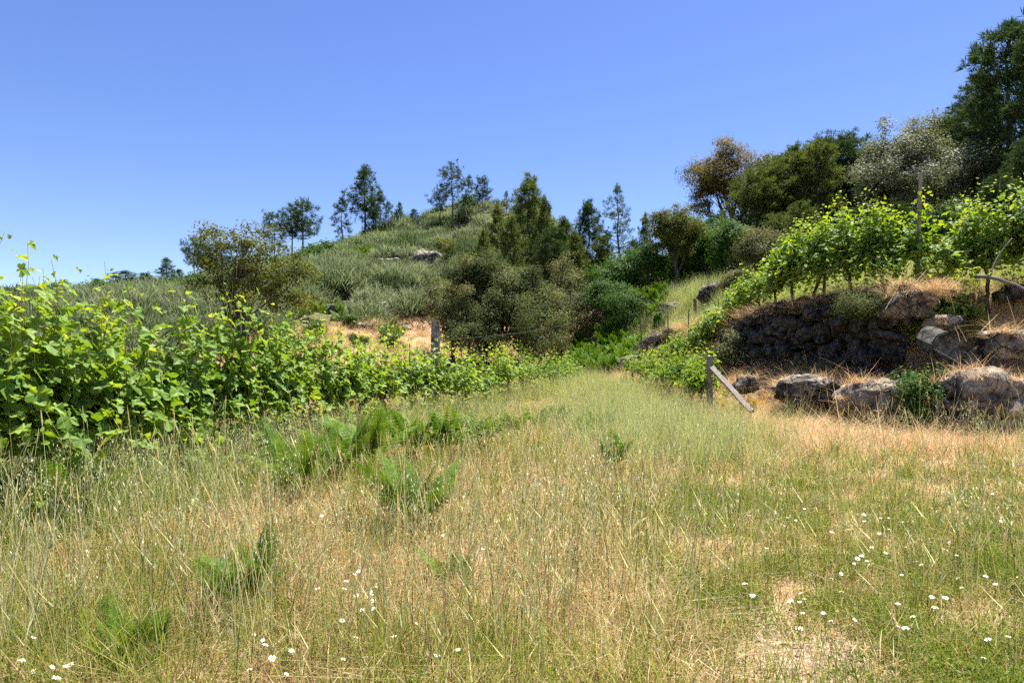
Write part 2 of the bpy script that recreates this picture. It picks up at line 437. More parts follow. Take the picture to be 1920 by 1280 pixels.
soil = ramp(nt, mathn(nt, 'ADD', mathn(nt, 'MULTIPLY', n2, 0.4), mathn(nt, 'MULTIPLY', n3, 0.6)), [(0.38, (0.14, 0.09, 0.055)), (0.5, (0.30, 0.22, 0.15)), (0.62, (0.50, 0.41, 0.31))])
c = mixrgb(nt, zb.outputs['Fac'], field, dry)
c = mixrgb(nt, za.outputs['Fac'], c, hillc)
c = mixrgb(nt, zc.outputs['Fac'], c, soil)
L.new(c, P.inputs['Base Color']); P.inputs['Roughness'].default_value = 0.95; P.inputs['Specular IOR Level'].default_value = 0.1
bp = N.new("ShaderNodeBump"); bp.inputs['Strength'].default_value = 0.9; bp.inputs['Distance'].default_value = 0.03
L.new(mathn(nt, 'ADD', n2, mathn(nt, 'MULTIPLY', n3, 0.4)), bp.inputs['Height']); L.new(bp.outputs[0], P.inputs['Normal'])

me = mk_mesh('ground', V, T, gm, None, True)
zz = zones(GX, GY)
def soil_mask(x, y):
    a = np.exp(-(((x - 1.32) / 0.46) ** 2 + ((y - 3.0) / 0.62) ** 2)) * 1.15 + 0.7 * np.exp(-(((x - 2.6) / 0.22) ** 2 + ((y - 3.5) / 0.18) ** 2))
    a = a + 0.8 * np.exp(-(((x - 1.35) / 0.45) ** 2 + ((y - 7.6) / 0.3) ** 2))
    a = a + sstep(-1.2, 0.3, zz_d(x, y)) * (1 - sstep(1.0, 1.8, zz_d(x, y))) * sstep(33, 36, y) * np.where(np.abs(x) < 8, 0.9, 0)
    return np.clip(a + 0.7 * fbm2(x * 3.3, y * 3.3, 71, 3) * np.clip(a * 2.5, 0, 1), 0, 1)
def zz_d(x, y): return toe_dist(x, y)
def dry_mask(x, y):
    z = zones(x, y)
    a = z['bank']
    a = np.maximum(a, sstep(2.6, 5.2, x) * sstep(8.6, 11.5, y) * (1 - sstep(15, 19, y)) * np.where(z['d'] < 0.6, 1, 0))      # straw apron before the boulders
    a = np.maximum(a, sstep(1.5, 4, z['t']) * (1 - np.where(x > -15, sstep(17, 22, z['t']), sstep(6, 12, z['t']))) * np.where(x < 6, 1, 0))
    a = np.maximum(a, sstep(0.5, 3, z['d']) * sstep(28, 33, y) * (1 - sstep(10, 14, z['d'])) * np.where(x > -4, 1, 0) * 0.7)
    return np.clip(a, 0, 1)
for nm, arr in (("zone_hill", np.clip(np.maximum(zz['hill'], sstep(6, 12, zz['d']) * np.where(GX > 4, 1, 0)), 0, 1)), ("zone_dry", dry_mask(GX, GY)), ("zone_soil", soil_mask(GX, GY))):
    a = me.attributes.new(nm, 'FLOAT', 'POINT'); a.data.foreach_set("value", np.ascontiguousarray(arr.ravel(), np.float32))
ground = tag(link('ground', me), 'uneven meadow ground rising into the hillside', None, None, 'structure')

# ------------------------------------------------------------------ scatter by geometry nodes (only for uncountable cover)
def scatter(name, label, cat, protos, mat, pos, rot, scl, idx):
    me = bpy.data.meshes.new(name)
    n = len(pos)
    me.vertices.add(n); me.vertices.foreach_set("co", np.ascontiguousarray(pos, np.float32).ravel())
    for nm, ty, arr, key in (("rot", 'FLOAT_VECTOR', rot, "vector"), ("scl", 'FLOAT_VECTOR', scl, "vector"), ("idx", 'INT', idx, "value")):
        a = me.attributes.new(nm, ty, 'POINT')
        a.data.foreach_set(key, np.ascontiguousarray(arr, np.int32 if ty == 'INT' else np.float32).ravel())
    o = link(name, me)
    tag(o, label, cat, None, 'stuff')
    ng = bpy.data.node_groups.new(name, 'GeometryNodeTree')
    ng.interface.new_socket("Geometry", in_out='INPUT', socket_type='NodeSocketGeometry')
    ng.interface.new_socket("Geometry", in_out='OUTPUT', socket_type='NodeSocketGeometry')
    Nn, Ll = ng.nodes, ng.links
    gi = Nn.new("NodeGroupInput"); go = Nn.new("NodeGroupOutput")
    iop = Nn.new("GeometryNodeInstanceOnPoints"); iop.inputs['Pick Instance'].default_value = True
    jn = Nn.new("GeometryNodeJoinGeometry")
    for k, pm in enumerate(protos):
        po = bpy.data.objects.new(name + "_proto", pm)       # never linked to the scene
        oi = Nn.new("GeometryNodeObjectInfo"); oi.inputs['Object'].default_value = po; oi.inputs['As Instance'].default_value = False
        gti = Nn.new("GeometryNodeGeometryToInstance")
        Ll.new(oi.outputs['Geometry'], gti.inputs[0]); Ll.new(gti.outputs[0], jn.inputs[0])
    Ll.new(jn.outputs[0], iop.inputs['Instance']); Ll.new(gi.outputs[0], iop.inputs['Points'])
    def named(nm, ty):
        a = Nn.new("GeometryNodeInputNamedAttribute"); a.data_type = ty; a.inputs['Name'].default_value = nm
        return a.outputs['Attribute']
    e2r = Nn.new("FunctionNodeEulerToRotation"); Ll.new(named("rot", 'FLOAT_VECTOR'), e2r.inputs[0])
    Ll.new(e2r.outputs[0], iop.inputs['Rotation']); Ll.new(named("scl", 'FLOAT_VECTOR'), iop.inputs['Scale'])
    Ll.new(named("idx", 'INT'), iop.inputs['Instance Index'])
    Ll.new(iop.outputs[0], go.inputs[0])
    md = o.modifiers.new("scatter", 'NODES'); md.node_group = ng
    return o

def blades(rng, n, r, h, hv, w, lean, bend, tint, tv, segs=2, name='clump', mat=None, tip=0.0):
    """a clump of grass blades"""
    a = rng.uniform(0, 2 * np.pi, n); rr = r * np.sqrt(rng.uniform(0, 1, n))
    base = np.stack([rr * np.cos(a), rr * np.sin(a), np.full(n, -0.02)], -1)
    hh = h * (1 + hv * rng.normal(size=n)).clip(0.25, 2.2)
    la = rng.uniform(0, 2 * np.pi, n); le = np.abs(rng.normal(size=n)) * lean; be = np.abs(rng.normal(size=n)) * bend
    dirx = np.stack([np.cos(la), np.sin(la), 0 * la], -1)
    fa = rng.uniform(0, 2 * np.pi, n); side = np.stack([np.cos(fa), np.sin(fa), 0 * fa], -1)
    Vs = []
    for s in range(segs + 1):
        t = s / segs
        out = le * t + be * t * t
        p = base + dirx * (hh * out)[:, None] + np.array([0, 0, 1.]) * (hh * t * np.sqrt(np.clip(1 - np.minimum(out, 0.95) ** 2 * 0.7, 0.1, 1)))[:, None]
        ww = w * (1 - t ** 1.5) * rng.uniform(0.7, 1.3, n)
        if s < segs:
            Vs += [p - side * ww[:, None] / 2, p + side * ww[:, None] / 2]
        else:
            Vs.append(p)
    k = len(Vs)
    V = np.stack(Vs, 1).reshape(-1, 3)
    T0 = []
    for s in range(segs - 1):
        b = 2 * s; T0 += [(b, b + 1, b + 3), (b, b + 3, b + 2)]
    b = 2 * (segs - 1); T0.append((b, b + 1, b + 2))
    T = (np.array(T0)[None] + (np.arange(n) * k)[:, None, None]).reshape(-1, 3)
    ti = np.repeat(np.clip(rng.normal(tint, tv, n), 0, 1), k)
    if tip: ti = np.clip(ti + tip * np.tile(np.array([min(1, (j // 2) / segs) for j in range(k)]), n), 0, 1)
    return V, T, ti

def clump_mesh(*a, **k):
    V, T, t = blades(*a, **k)
    return mk_mesh('clump', V, T, k.get('mat'), t)

def spread(rng, n, ylo, yhi, margin=1.5, power=1.0, xlo=None, xhi=None):
    """random points in the wedge before the camera, denser near it for power > 1"""
    t = rng.uniform(0, 1, n)
    if power == 0:      # uniform over the wedge area
        y = np.sqrt(ylo ** 2 + t * (yhi ** 2 - ylo ** 2))
    else:               # 1/y density: even on the picture
        y = ylo * (yhi / ylo) ** t
    x = rng.uniform(-1, 1, n) * (0.78 * y + margin)
    return x, y

# ------------------------------------------------------------------ rocks
def ico(sub):
    import bmesh
    bm = bmesh.new(); bmesh.ops.create_icosphere(bm, subdivisions=sub, radius=1.0)
    V = np.array([v.co[:] for v in bm.verts]); T = np.array([[v.index for v in f.verts] for f in bm.faces]); bm.free()
    return V, T

ICO = {k: ico(k) for k in (2, 3, 4, 5)}

def rock_mesh(seed, sub=4, box=0.45, amp=0.28, cracks=0.12, mat='rock', flat=0.0):
    V, T = ICO[sub]
    V = V.copy()
    m = np.abs(V).max(axis=1, keepdims=True)
    V = V * (1 - box) + (V / m) * 0.86 * box
    rg = rng_(seed)
    for k in range(7):      # facets
        n = nrm(rg.normal(size=3)); dcut = rg.uniform(0.62, 0.9)
        e = V @ n - dcut
        V = V - np.clip(e, 0, None)[:, None] * n * 0.85
    n = nrm(V)
    d = amp * fbm3(n * 1.6 + seed * 3.1, seed, 4) + 0.10 * fbm3(n * 5 + seed, seed + 9, 4) - 0.05 * np.abs(fbm3(n * 9 + seed, seed + 14, 2))
    cr = np.abs(fbm3(n * 2.3 + seed * 1.7, seed + 21, 3))
    d = d - cracks * np.clip(1 - cr / 0.07, 0, 1)
    V = V + n * d[:, None]
    if flat: V[:, 2] = np.where(V[:, 2] > flat, flat + (V[:, 2] - flat) * 0.35, V[:, 2])
    return mk_mesh('rock', V, T, M[mat], None, True)

BOULD = []; FARR = []
def boulder(u, v, wpx, hpx, y, label, seed, mat='rock', sub=5, depth=0.8, name='boulder', rot=0.0, tilt=0.0, **k):
    if y > 25:
        _, y, _ = ground_at(u, v + 0.12 * hpx)
    x, _, z = at(u, y, v)
    if y > 25:
        z = min(z, Hs(x, y) + (0.36 if u < 900 else -0.22) * hpx / FPX * y); FARR.append((x, y, wpx / FPX * y / 2))
    sx = wpx / FPX * y / 2; sz = hpx / FPX * y / 2 * (1.5 if y > 25 and u > 900 else 1.0)
    o = link(name, rock_mesh(seed, sub, mat=mat, **k), None, (x, y, z), (tilt, 0, rot), (sx * 1.08, sx * depth * 1.08, sz * 1.12))
    if y < 18: BOULD.append(o)
    return tag(o, label, 'rock', 'granite boulders')

boulder(1858, 768, 215, 150, 12.7, 'large pale lichen-covered boulder at the right picture edge', 3, depth=0.75, box=0.55, rot=0.3)
boulder(1645, 764, 138, 100, 14.0, 'rounded dark-sided boulder standing in straw below the stone wall', 8, mat='rock', depth=0.9, box=0.3)
boulder(1515, 732, 130, 52, 16.0, 'broad grey rock face sloping up to the foot of the wall', 12, depth=0.9, box=0.4, rot=-0.4)
boulder(1400, 722, 46, 36, 17.3, 'small black rock just above the end of the leaning post', 21, 'rock_dark', 4)
boulder(1883, 650, 92, 62, 14.3, 'rounded boulder in the bank above the large pale boulder', 25, sub=4)
boulder(1702, 570, 105, 56, 15.2, 'pale block capping the right end of the stone wall', 27, sub=5, box=0.6)
boulder(1640, 835, 70, 16, 12.4, 'flat stone sunk in the straw before the boulders', 33, sub=4)
boulder(1720, 818, 40, 18, 12.6, 'small pale stone left of the large boulder', 34, sub=4)
boulder(1765, 606, 70, 30, 14.9, 'weathered ledge under straw, right of the wall', 35, sub=4)
boulder(1905, 548, 70, 34, 15.4, 'shadowed ledge under the fallen cane at the right edge', 36, 'rock_dark', 4)
boulder(1190, 681, 62, 34, 34.5, 'pale rock with dark underside beside the far bracken bank', 41, sub=4, box=0.6, depth=0.5)
boulder(1358, 548, 110, 40, 37.0, 'long dark rock outcrop under the trees behind the terrace vines', 43, 'rock_dark', 5, depth=0.35, amp=0.3)
boulder(1235, 645, 52, 42, 32.0, 'dark rock in the bank below the thin stakes', 45, 'rock_dark', 4)
boulder(1215, 655, 40, 34, 33.0, 'brown rock left of the dark one below the stakes', 46, 'rock_dark', 4)
boulder(1316, 640, 26, 26, 27.0, 'small round stone under the crooked terrace vine', 47, 'rock_dark', 3)
boulder(1265, 578, 70, 22, 36.0, 'flat pale rock ledge left of the short stump', 48, sub=4, depth=0.35)
boulder(727, 499, 60, 28, 66.0, 'dark rock outcrop alone in the broom high on the hill', 51, 'rock', 4, amp=0.4, cracks=0.3)
boulder(797, 492, 56, 42, 66.5, 'cracked rock outcrop at the upper edge of the big holm oak', 53, 'rock', 4, amp=0.4, cracks=0.3)
boulder(655, 469, 22, 16, 84.0, 'small white rock beneath the tallest ridge pine', 55, sub=3)
boulder(622, 584, 56, 24, 47.0, 'brownish flat-topped rock left in the rock group above the dry terrace', 57, 'rock_dark', 4)
boulder(650, 570, 26, 14, 49.0, 'pale slab rock at the back of the group above the dry terrace', 58, sub=3)
boulder(679, 575, 32, 22, 48.0, 'fissured grey rock between two brooms above the dry terrace', 59, sub=4, cracks=0.3)
boulder(634, 597, 30, 16, 45.5, 'whitish rounded rock at the front of the rock group', 60, sub=3)
boulder(656, 599, 22, 13, 45.5, 'small whitish rock right of the front rock of the group', 63, sub=3)
boulder(720, 585, 36, 36, 47.0, 'tall pointed grey rock leaning right above the dry terrace', 61, sub=4, tilt=0.3)
boulder(780, 550, 30, 42, 54.0, 'pale upright rock in the broom left of the holm oak', 62, sub=4)
boulder(90, 795, 44, 26, 13.0, 'pale stone seen through the vines at the left edge', 64, sub=4)
boulder(600, 622, 30, 14, 40.0, 'low grey stone at the left end of the dry terrace', 65, sub=3)
boulder(690, 612, 34, 9, 40.0, 'thin flat stone in the middle of the dry terrace', 66, sub=3)
boulder(762, 615, 22, 10, 40.0, 'small stone at the right end of the dry terrace', 67, sub=3)

for k, (u, v, w, h, lab) in enumerate([(560, 545, 26, 14, 'small grey rock on the slope right of the golden oak'), (700, 530, 22, 12, 'small rock in the broom below the dark outcrop'), (752, 470, 24, 12, 'flat rock under the ridge broom left of the summit'),
    (860, 425, 26, 10, 'rock ledge near the foot of the summit pine'), (900, 398, 34, 8, 'thin pale rock rim at the hilltop'), (612, 505, 20, 11, 'little rock high on the left shoulder of the hill'), (745, 560, 26, 14, 'half-buried rock right of the pointed one'), (820, 520, 24, 20, 'rock at the left edge of the broad holm oak'), (575, 600, 24, 12, 'grey stone at the lower left of the rock group')]):
    boulder(u, v, w, h, 50, lab, 360 + k, 'rock', 3)

# tilted slab on the bank
def slab():
    import bmesh
    o = empty('stone_slab', (at(1800, 13.4)[0], 13.4, 0), 0, 'hewn granite slab tilted over a dark hollow beside the large boulder', 'slab')
    g = Geo()
    P = np.array([(1740, 648), (1752, 628), (1770, 622), (1800, 642), (1832, 672), (1852, 695), (1838, 698), (1808, 692), (1776, 676), (1748, 668)], float)
    X = (P[:, 0] - 960) / FPX * 13.4 - o.location.x; Z = EYE + (HOR - P[:, 1]) / FPX * 13.4
    n = len(P)
    F = np.stack([X, np.full(n, -0.12) + 0.03 * np.sin(X * 9), Z], -1); B = np.stack([X * 0.98 + 0.10, np.full(n, 0.62), Z + 0.17], -1)
    V = np.vstack([F, B, F.mean(0), B.mean(0)])
    T = []
    for i in range(n):
        j = (i + 1) % n
        T += [(i, i + n, j + n), (i, j + n, j), (2 * n, i, j), (2 * n + 1, j + n, i + n)]
    bm = bmesh.new()
    vs = [bm.verts.new(v) for v in V]
    for t in T: bm.faces.new([vs[q] for q in t])
    bmesh.ops.recalc_face_normals(bm, faces=bm.faces)
    bmesh.ops.bevel(bm, geom=[e for e in bm.edges if e.calc_face_angle(0) > 0.5], offset=0.02, segments=2, affect='EDGES')
    me = bpy.data.meshes.new('slab'); bm.to_mesh(me); bm.free(); me.materials.append(M['slab'])
    link('block', me, o)
slab()

# ------------------------------------------------------------------ dry stone wall
WALL = np.array([(8.95, 14.35), (8.5, 15.6), (7.95, 17.6), (7.55, 19.6), (7.28, 21.4), (7.22, 22.6)])
wl = np.concatenate([[0], np.cumsum(np.linalg.norm(np.diff(WALL, axis=0), axis=1))])
def wall_pt(s):
    x = np.interp(s, wl, WALL[:, 0]); y = np.interp(s, wl, WALL[:, 1])
    x2 = np.interp(s + 0.05, wl, WALL[:, 0]); y2 = np.interp(s + 0.05, wl, WALL[:, 1]); x1 = np.interp(s - 0.05, wl, WALL[:, 0]); y1 = np.interp(s - 0.05, wl, WALL[:, 1])
    return x, y, math.atan2(y2 - y1, x2 - x1)
wall = empty('dry_stone_wall', (7.9, 18.0, 1.4), 0, 'dark dry stone retaining wall in shade under the terrace vines', 'wall')
stone_meshes = [rock_mesh(100 + k, 3, box=0.95, amp=0.24, cracks=0.0, mat='stone') for k in range(9)]
rg = rng_(5)
z0 = 1.12; row = 0; wn_ = 0
while z0 < 3.15:
    hc = rg.uniform(0.16, 0.40); s = -0.1 + rg.uniform(0, 0.3)
    s += 0.75
    while s < wl[-1]:
        ln = rg.uniform(0.16, 0.34) if rg.random() < 0.5 else rg.uniform(0.34, 0.75); x, y, a = wall_pt(s + ln / 2)
        top = 3.22 - 0.0 * s - 0.35 * sstep(wl[-1] - 1.2, wl[-1], s) 
        bot = Hs(x - 0.35, y - 0.1) - 0.15
        if bot < z0 + hc < top + 0.15:
            hh = hc * rg.uniform(0.75, 1.45)
            back = 0.10 * (z0 - 1.2) + rg.normal() * 0.06
            nxv, nyv = -math.sin(a), math.cos(a)          # behind the face
            if nxv < 0: nxv, nyv = -nxv, -nyv
            link('stone', stone_meshes[rg.integers(9)], wall, (x + nxv * back - 7.9, y + nyv * back - 18.0, z0 + hc / 2 + rg.normal() * 0.06 - 1.4),
                 (rg.normal() * 0.22, rg.normal() * 0.22, a + rg.normal() * 0.16 + (math.pi if rg.random() < .5 else 0)), (ln * 0.56, rg.uniform(0.2, 0.36), hh * 0.58))
            wn_ += 1
        s += ln * rg.uniform(0.9, 1.02)
    z0 += hc * 0.97

# ------------------------------------------------------------------ tree builders
LEAF_T = (np.array([(0, 0, 0), (0.95, 0.42, 0.05), (0.95, -0.42, 0.05)], float), np.array([(0, 1, 2)]))
LEAF_Q = (np.array([(0, 0, 0), (0.5, 0.32, 0.06), (1, 0, -0.05), (0.5, -0.32, 0.06)], float), np.array([(0, 1, 2), (0, 2, 3)]))

def bez(a, b, c, n):
    t = np.linspace(0, 1, n)[:, None]
    return (1 - t) ** 2 * a + 2 * t * (1 - t) * b + t * t * c

def broad(seed, Ht, R, cb, leaf, per=70, limbs=7, subs=7, sig=0.16, trunk=0.12, shell=0.55, zs=1.0, lean=0.0, stems=1):
    """broad-leaved tree: skeleton of limbs and twigs, leaf clumps at the twig ends"""
    rg = rng_(seed)
    g = Geo(); cl = []
    zc = (cb + Ht) / 2; rz = (Ht - cb) / 2
    for st in range(stems):
        off = np.array([0, 0, 0.0]) if stems == 1 else np.array([rg.normal() * R * 0.14, rg.normal() * R * 0.14, 0])
        top = np.array([rg.normal() * R * 0.15 + lean + off[0] * 2.2, rg.normal() * R * 0.15 + off[1] * 2.2, zc + rz * 0.35])
        tp = bez(off + np.array([0, 0, -0.3]), np.array([off[0] + rg.normal() * 0.12 * R, off[1] + rg.normal() * 0.12 * R, cb * 0.8]), top, 9)
        tp[1:-1] += rg.normal(size=(7, 3)) * trunk * 0.35
        g.tube(tp, trunk * np.linspace(1.25, 0.3, 9) / math.sqrt(stems), 7)
        for l in range(limbs):
            f = rg.uniform(0.35, 1.0); k = int(f * 8)
            a = tp[k]
            th = 2 * np.pi * (l + rg.uniform(0, 0.9)) / limbs; ph = rg.uniform(-0.45, 1.0)
            dv = np.array([math.cos(th) * math.cos(ph), math.sin(th) * math.cos(ph), math.sin(ph)])
            rk = rg.uniform(0.72, 1.18)
            e = np.array([0, 0, zc]) + dv * np.array([R, R, rz]) * rg.uniform(0.45, 0.72) * rk + np.array([lean, 0, 0])
            mid = (a + e) / 2 + np.array([0, 0, -0.08 * R]) + rg.normal(size=3) * R * 0.10
            lp = bez(a, mid, e, 7); lp[1:-1] += rg.normal(size=(5, 3)) * R * 0.02
            g.tube(lp, trunk * np.linspace(0.42, 0.14, 7) / math.sqrt(stems), 5)
            for s_ in range(subs):
                q = lp[rg.integers(3, 7)]
                d2 = nrm(dv + rg.normal(size=3) * 0.42)
                e2 = np.array([lean, 0, zc]) + d2 * np.array([R, R, rz]) * rg.uniform(shell, 1.0) * rk
                sp = bez(q, (q + e2) / 2 + rg.normal(size=3) * R * 0.06, e2, 4)
                g.tube(sp, trunk * np.array([0.13, 0.10, 0.07, 0.03]), 4)
                cl.append((e2, rg.uniform(0.6, 1.25))); cl.append((sp[2] + rg.normal(size=3) * R * 0.05, rg.uniform(0.4, 0.8)))
    C = np.array([c for c, s in cl]); cs = np.array([s for c, s in cl])
    n = (per * 1.75 * cs).astype(int)
    ci = np.repeat(np.arange(len(C)), n)
    off = rg.normal(size=(len(ci), 3)) * np.array([1, 1, 0.62]) * (sig * R * cs[ci])[:, None]
    off *= np.minimum(1, 1.9 * (sig * R * cs[ci]) / np.maximum(np.linalg.norm(off, axis=1), 1e-6))[:, None]
    pos = C[ci] + off; pos[:, 2] = pos[:, 2] * zs + 0
    X, Y, Z = frame_from_normal(nrm(off + 1e-6) * 0.8 + nrm(pos - np.array([lean, 0, zc])) * 0.4 + np.array([0, 0, 0.5]) + rg.normal(size=off.shape) * 0.36, rg)
    ctint = rg.normal(0, 0.17, len(C))
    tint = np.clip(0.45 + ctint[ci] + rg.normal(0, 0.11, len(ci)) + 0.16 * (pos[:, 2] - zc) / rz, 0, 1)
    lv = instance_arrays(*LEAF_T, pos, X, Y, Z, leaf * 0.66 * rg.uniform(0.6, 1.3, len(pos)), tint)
    return g, lv

def pine(seed, Ht, R, cb, tuft=0.3, ntuft=5, whorl=0.5, shape='tall', trunk=0.11, nb=5, K=15, wd=0.035, lean=0.0, up=0.35):
    rg = rng_(seed)
    g = Geo()
    n = 10; z = np.linspace(-0.3, Ht * 0.97, n)
    wob = np.cumsum(rg.normal(size=(n, 2)) * Ht * 0.008, 0); wob[0] = 0
    tp = np.stack([wob[:, 0] + lean * (z / Ht) ** 2, wob[:, 1], z], -1)
    g.tube(tp, trunk * np.linspace(1.1, 0.16, n), 7)
    C = []; A = []; S_ = []
    zz = cb
    def tpos(q): return np.array([np.interp(q, z, tp[:, k]) for k in range(3)])
    while zz < Ht * 0.985:
        t = (zz - cb) / (Ht - cb)
        if shape == 'tall': pr = (1 - t) ** 0.75 * (0.55 + 0.9 * min(1, t * 3.0)) 
        elif shape == 'round': pr = math.sqrt(max(0.03, 1 - (2 * t - 0.85) ** 2 / 1.4))
        else: pr = (1 - t) ** 0.55 * (0.75 + 0.5 * t)
        a0 = rg.uniform(0, 6.28); m = max(2, int(round(nb * rg.uniform(0.6, 1.2))))
        for b in range(m):
            ln = R * pr * rg.uniform(0.45, 1.15)
            if ln < 0.12: ln = 0.12
            a = a0 + 2 * np.pi * b / m + rg.normal() * 0.35
            d = np.array([math.cos(a), math.sin(a), 0])
            p0 = tpos(zz + rg.normal() * 0.06 * whorl)
            e = p0 + d * ln + np.array([0, 0, ln * rg.uniform(0.0, up * 1.6)])
            bp_ = bez(p0, p0 + d * ln * 0.6 + np.array([0, 0, ln * rg.uniform(-0.08, 0.12)]), e, 5)
            g.tube(bp_, trunk * 0.28 * max(0.35, pr) * np.array([1, 0.8, 0.6, 0.4, 0.2]), 4, cap=False)
            q = max(2, int(ntuft * (0.4 + ln / R)))
            for k in range(q):
                f = rg.uniform(0.3, 1.0) if k else 1.0
                c = bp_[min(3, int(f * 4))] * (1 - (f * 4 - min(3, int(f * 4)))) + bp_[min(4, int(f * 4) + 1)] * (f * 4 - min(3, int(f * 4)))
                side = np.array([-d[1], d[0], 0]) * rg.normal() * ln * 0.24 * (1.1 - 0.5 * f)
                C.append(c + side + np.array([0, 0, abs(rg.normal()) * tuft * 0.5])); A.append(nrm(d * 0.5 + np.array([0, 0, 0.9]) + rg.normal(size=3) * 0.3)); S_.append(tuft * rg.uniform(0.7, 1.25))
        zz += whorl * rg.uniform(0.6, 1.3) * (1.0 - 0.35 * t)
    for k in range(4):
        C.append(tp[-1] + np.array([rg.normal() * .06, rg.normal() * .06, tuft * 0.4 * k])); A.append(np.array([0, 0, 1.])); S_.append(tuft)
    C = np.array(C); A = np.array(A); S_ = np.array(S_)
    ci = np.repeat(np.arange(len(C)), K)
    D = nrm(A[ci] * 0.75 + rg.normal(size=(len(ci), 3)) * 0.75)
    W = nrm(np.cross(D, rg.normal(size=D.shape)))
    Ln = S_[ci] * rg.uniform(0.6, 1.15, len(ci)); w = wd * rg.uniform(0.6, 1.4, len(ci)) * (S_[ci] / tuft)
    b0 = C[ci] + D * (Ln * 0.05)[:, None]
    m0 = C[ci] + D * (Ln * 0.5)[:, None]
    Vv = np.stack([b0, m0 - W * w[:, None] / 2, m0 + W * w[:, None] / 2, C[ci] + D * Ln[:, None]], 1).reshape(-1, 3)
    Tt = (np.array([(0, 1, 2), (1, 3, 2)])[None] + (np.arange(len(ci)) * 4)[:, None, None]).reshape(-1, 3)
    tt = np.repeat(np.clip(0.42 + rg.normal(0, 0.12, len(C))[ci] + rg.normal(0, 0.14, len(ci)), 0, 1), 4)
    return g, (Vv, Tt, tt)

def plant_tree(name, label, cat, x, y, gl, lmat, bmat='bark', group=None, rz=0.0, scl=1.0, sink=0.05, z=None):
    g, lv = gl
    o = empty(name, (x, y, (Hs(x, y) if z is None else z) - sink), rz, label, cat, group)
    o.scale = (scl,) * 3
    if not hasattr(g, 'cached'):
        g.cached = (g.mesh('trunk', M[bmat], True), mk_mesh('crown', *lv[:2], M[lmat], lv[2]))
    tm, cm = g.cached
    link('trunk', tm, o)
    co = tag(link('crown', cm, o), kind='stuff')
    co.material_slots[0].link = 'OBJECT'; co.material_slots[0].material = M[lmat]
    return o

# ridge pines: prototypes shared between trees
RP = {
    'a': pine(201, 10, 2.3, 3.6, 0.50, 7, 0.55, 'tall', 0.16, 5, 16, 0.05),
    'b': pine(202, 8, 2.0, 3.4, 0.48, 6, 0.55, 'round', 0.13, 5, 16, 0.05),
    'c': pine(203, 8, 2.2, 4.0, 0.50, 6, 0.6, 'round', 0.13, 5, 16, 0.05, lean=0.5),
    'd': pine(204, 7, 1.5, 1.6, 0.42, 5, 0.55, 'tall', 0.10, 4, 14, 0.045),
    'e': pine(205, 9, 2.0, 4.4, 0.48, 5, 0.6, 'round', 0.14, 5, 15, 0.05),
    'f': pine(206, 6, 1.5, 0.8, 0.42, 6, 0.45, 'cone', 0.09, 5, 14, 0.045),
}
RH = {'a': 10.3, 'b': 8.3, 'c': 8.3, 'd': 7.3, 'e': 9.3, 'f': 6.3}
def ridge_pine(u, vtop, vbase, y, p, label, rz=0.0, mat='pine', wide=1.0):
    x = at(u, y)[0]; z = EYE + (HOR - vbase) / FPX * y
    hgt = (vbase - vtop) / FPX * y
    zg = Hs(x, y)
    hgt = hgt + (z - zg) if zg < z else hgt - (zg - z)
    s = max(hgt, 1.5) / RH[p]
    o = plant_tree('pine_tree', label, 'pine', x, y, RP[p], mat, 'pine_bark', 'pines on the hill', rz, s)
    o.scale = (s * wide, s * wide, s)
    return o
ridge_pine(312, 484, 522, 82, 'f', 'tiny pine alone low on the left skyline', 1.0, wide=1.6)
ridge_pine(238, 508, 522, 80, 'f', 'very low dark pine bush on the far left skyline', 2.0, wide=3.2)
ridge_pine(122, 524, 545, 77, 'f', 'small wind-bent pine on the skyline nearest the left edge', 3.0, wide=1.8)
for k, (u, vt, vb, w, lab) in enumerate([(62, 543, 556, 2.4, 'flat dark bush on the skyline at the far left'), (182, 522, 535, 2.6, 'low dark bush between the two small skyline pines'), (215, 512, 528, 2.2, 'dark bush left of the very low pine bush'), (275, 512, 525, 2.8, 'low bush on the skyline left of the tiny pine'), (335, 505, 522, 1.8, 'low dark bush right of the tiny pine')]):
    ridge_pine(u, vt, vb, 79, 'f', lab, k * 1.1, wide=w)
ridge_pine(363, 446, 525, 85, 'c', 'pine on the skyline just left of the golden oak', 0.4)
ridge_pine(388, 447, 520, 87, 'e', 'thin-stemmed pine half hidden behind the golden oak', 1.4)
ridge_pine(418, 455, 515, 88, 'b', 'short pine wholly behind the golden oak crown', 1.9)
ridge_pine(516, 402, 492, 89, 'c', 'leaning pine at the left of the three on the bare ridge', 3.2)
ridge_pine(545, 382, 483, 90, 'e', 'middle pine of the three on the bare ridge', 0.3)
ridge_pine(569, 376, 476, 90, 'b', 'right pine of the three on the bare ridge', 2.2, wide=1.15)
ridge_pine(641, 368, 470, 88, 'd', 'slender pine left of the tallest ridge pine', 0.1, wide=1.1)
ridge_pine(683, 311, 466, 87, 'a', 'tallest ridge pine with a dense broad crown', 0.8, wide=1.05)
ridge_pine(699, 372, 455, 86, 'f', 'bushy young pine in front of the tallest ridge pine', 1.8, wide=1.2)
ridge_pine(713, 355, 445, 88, 'd', 'narrow pine right behind the tallest ridge pine', 2.5)
ridge_pine(728, 376, 438, 89, 'd', 'short loose pine two right of the tallest ridge pine', 3.5, 'pine_blue')
ridge_pine(749, 380, 428, 90, 'f', 'small pale pine standing right of the tall ridge group', 4.0, 'pine_blue', wide=1.0)
ridge_pine(776, 392, 414, 92, 'f', 'round dark pine bush alone on the upper ridge', 0.7, wide=2.0)
ridge_pine(826, 354, 434, 84, 'c', 'short leaning pine left of the summit pine', 1.2)
ridge_pine(847, 304, 428, 85, 'e', 'tall bare-stemmed summit pine left of the hilltop', 0.2)
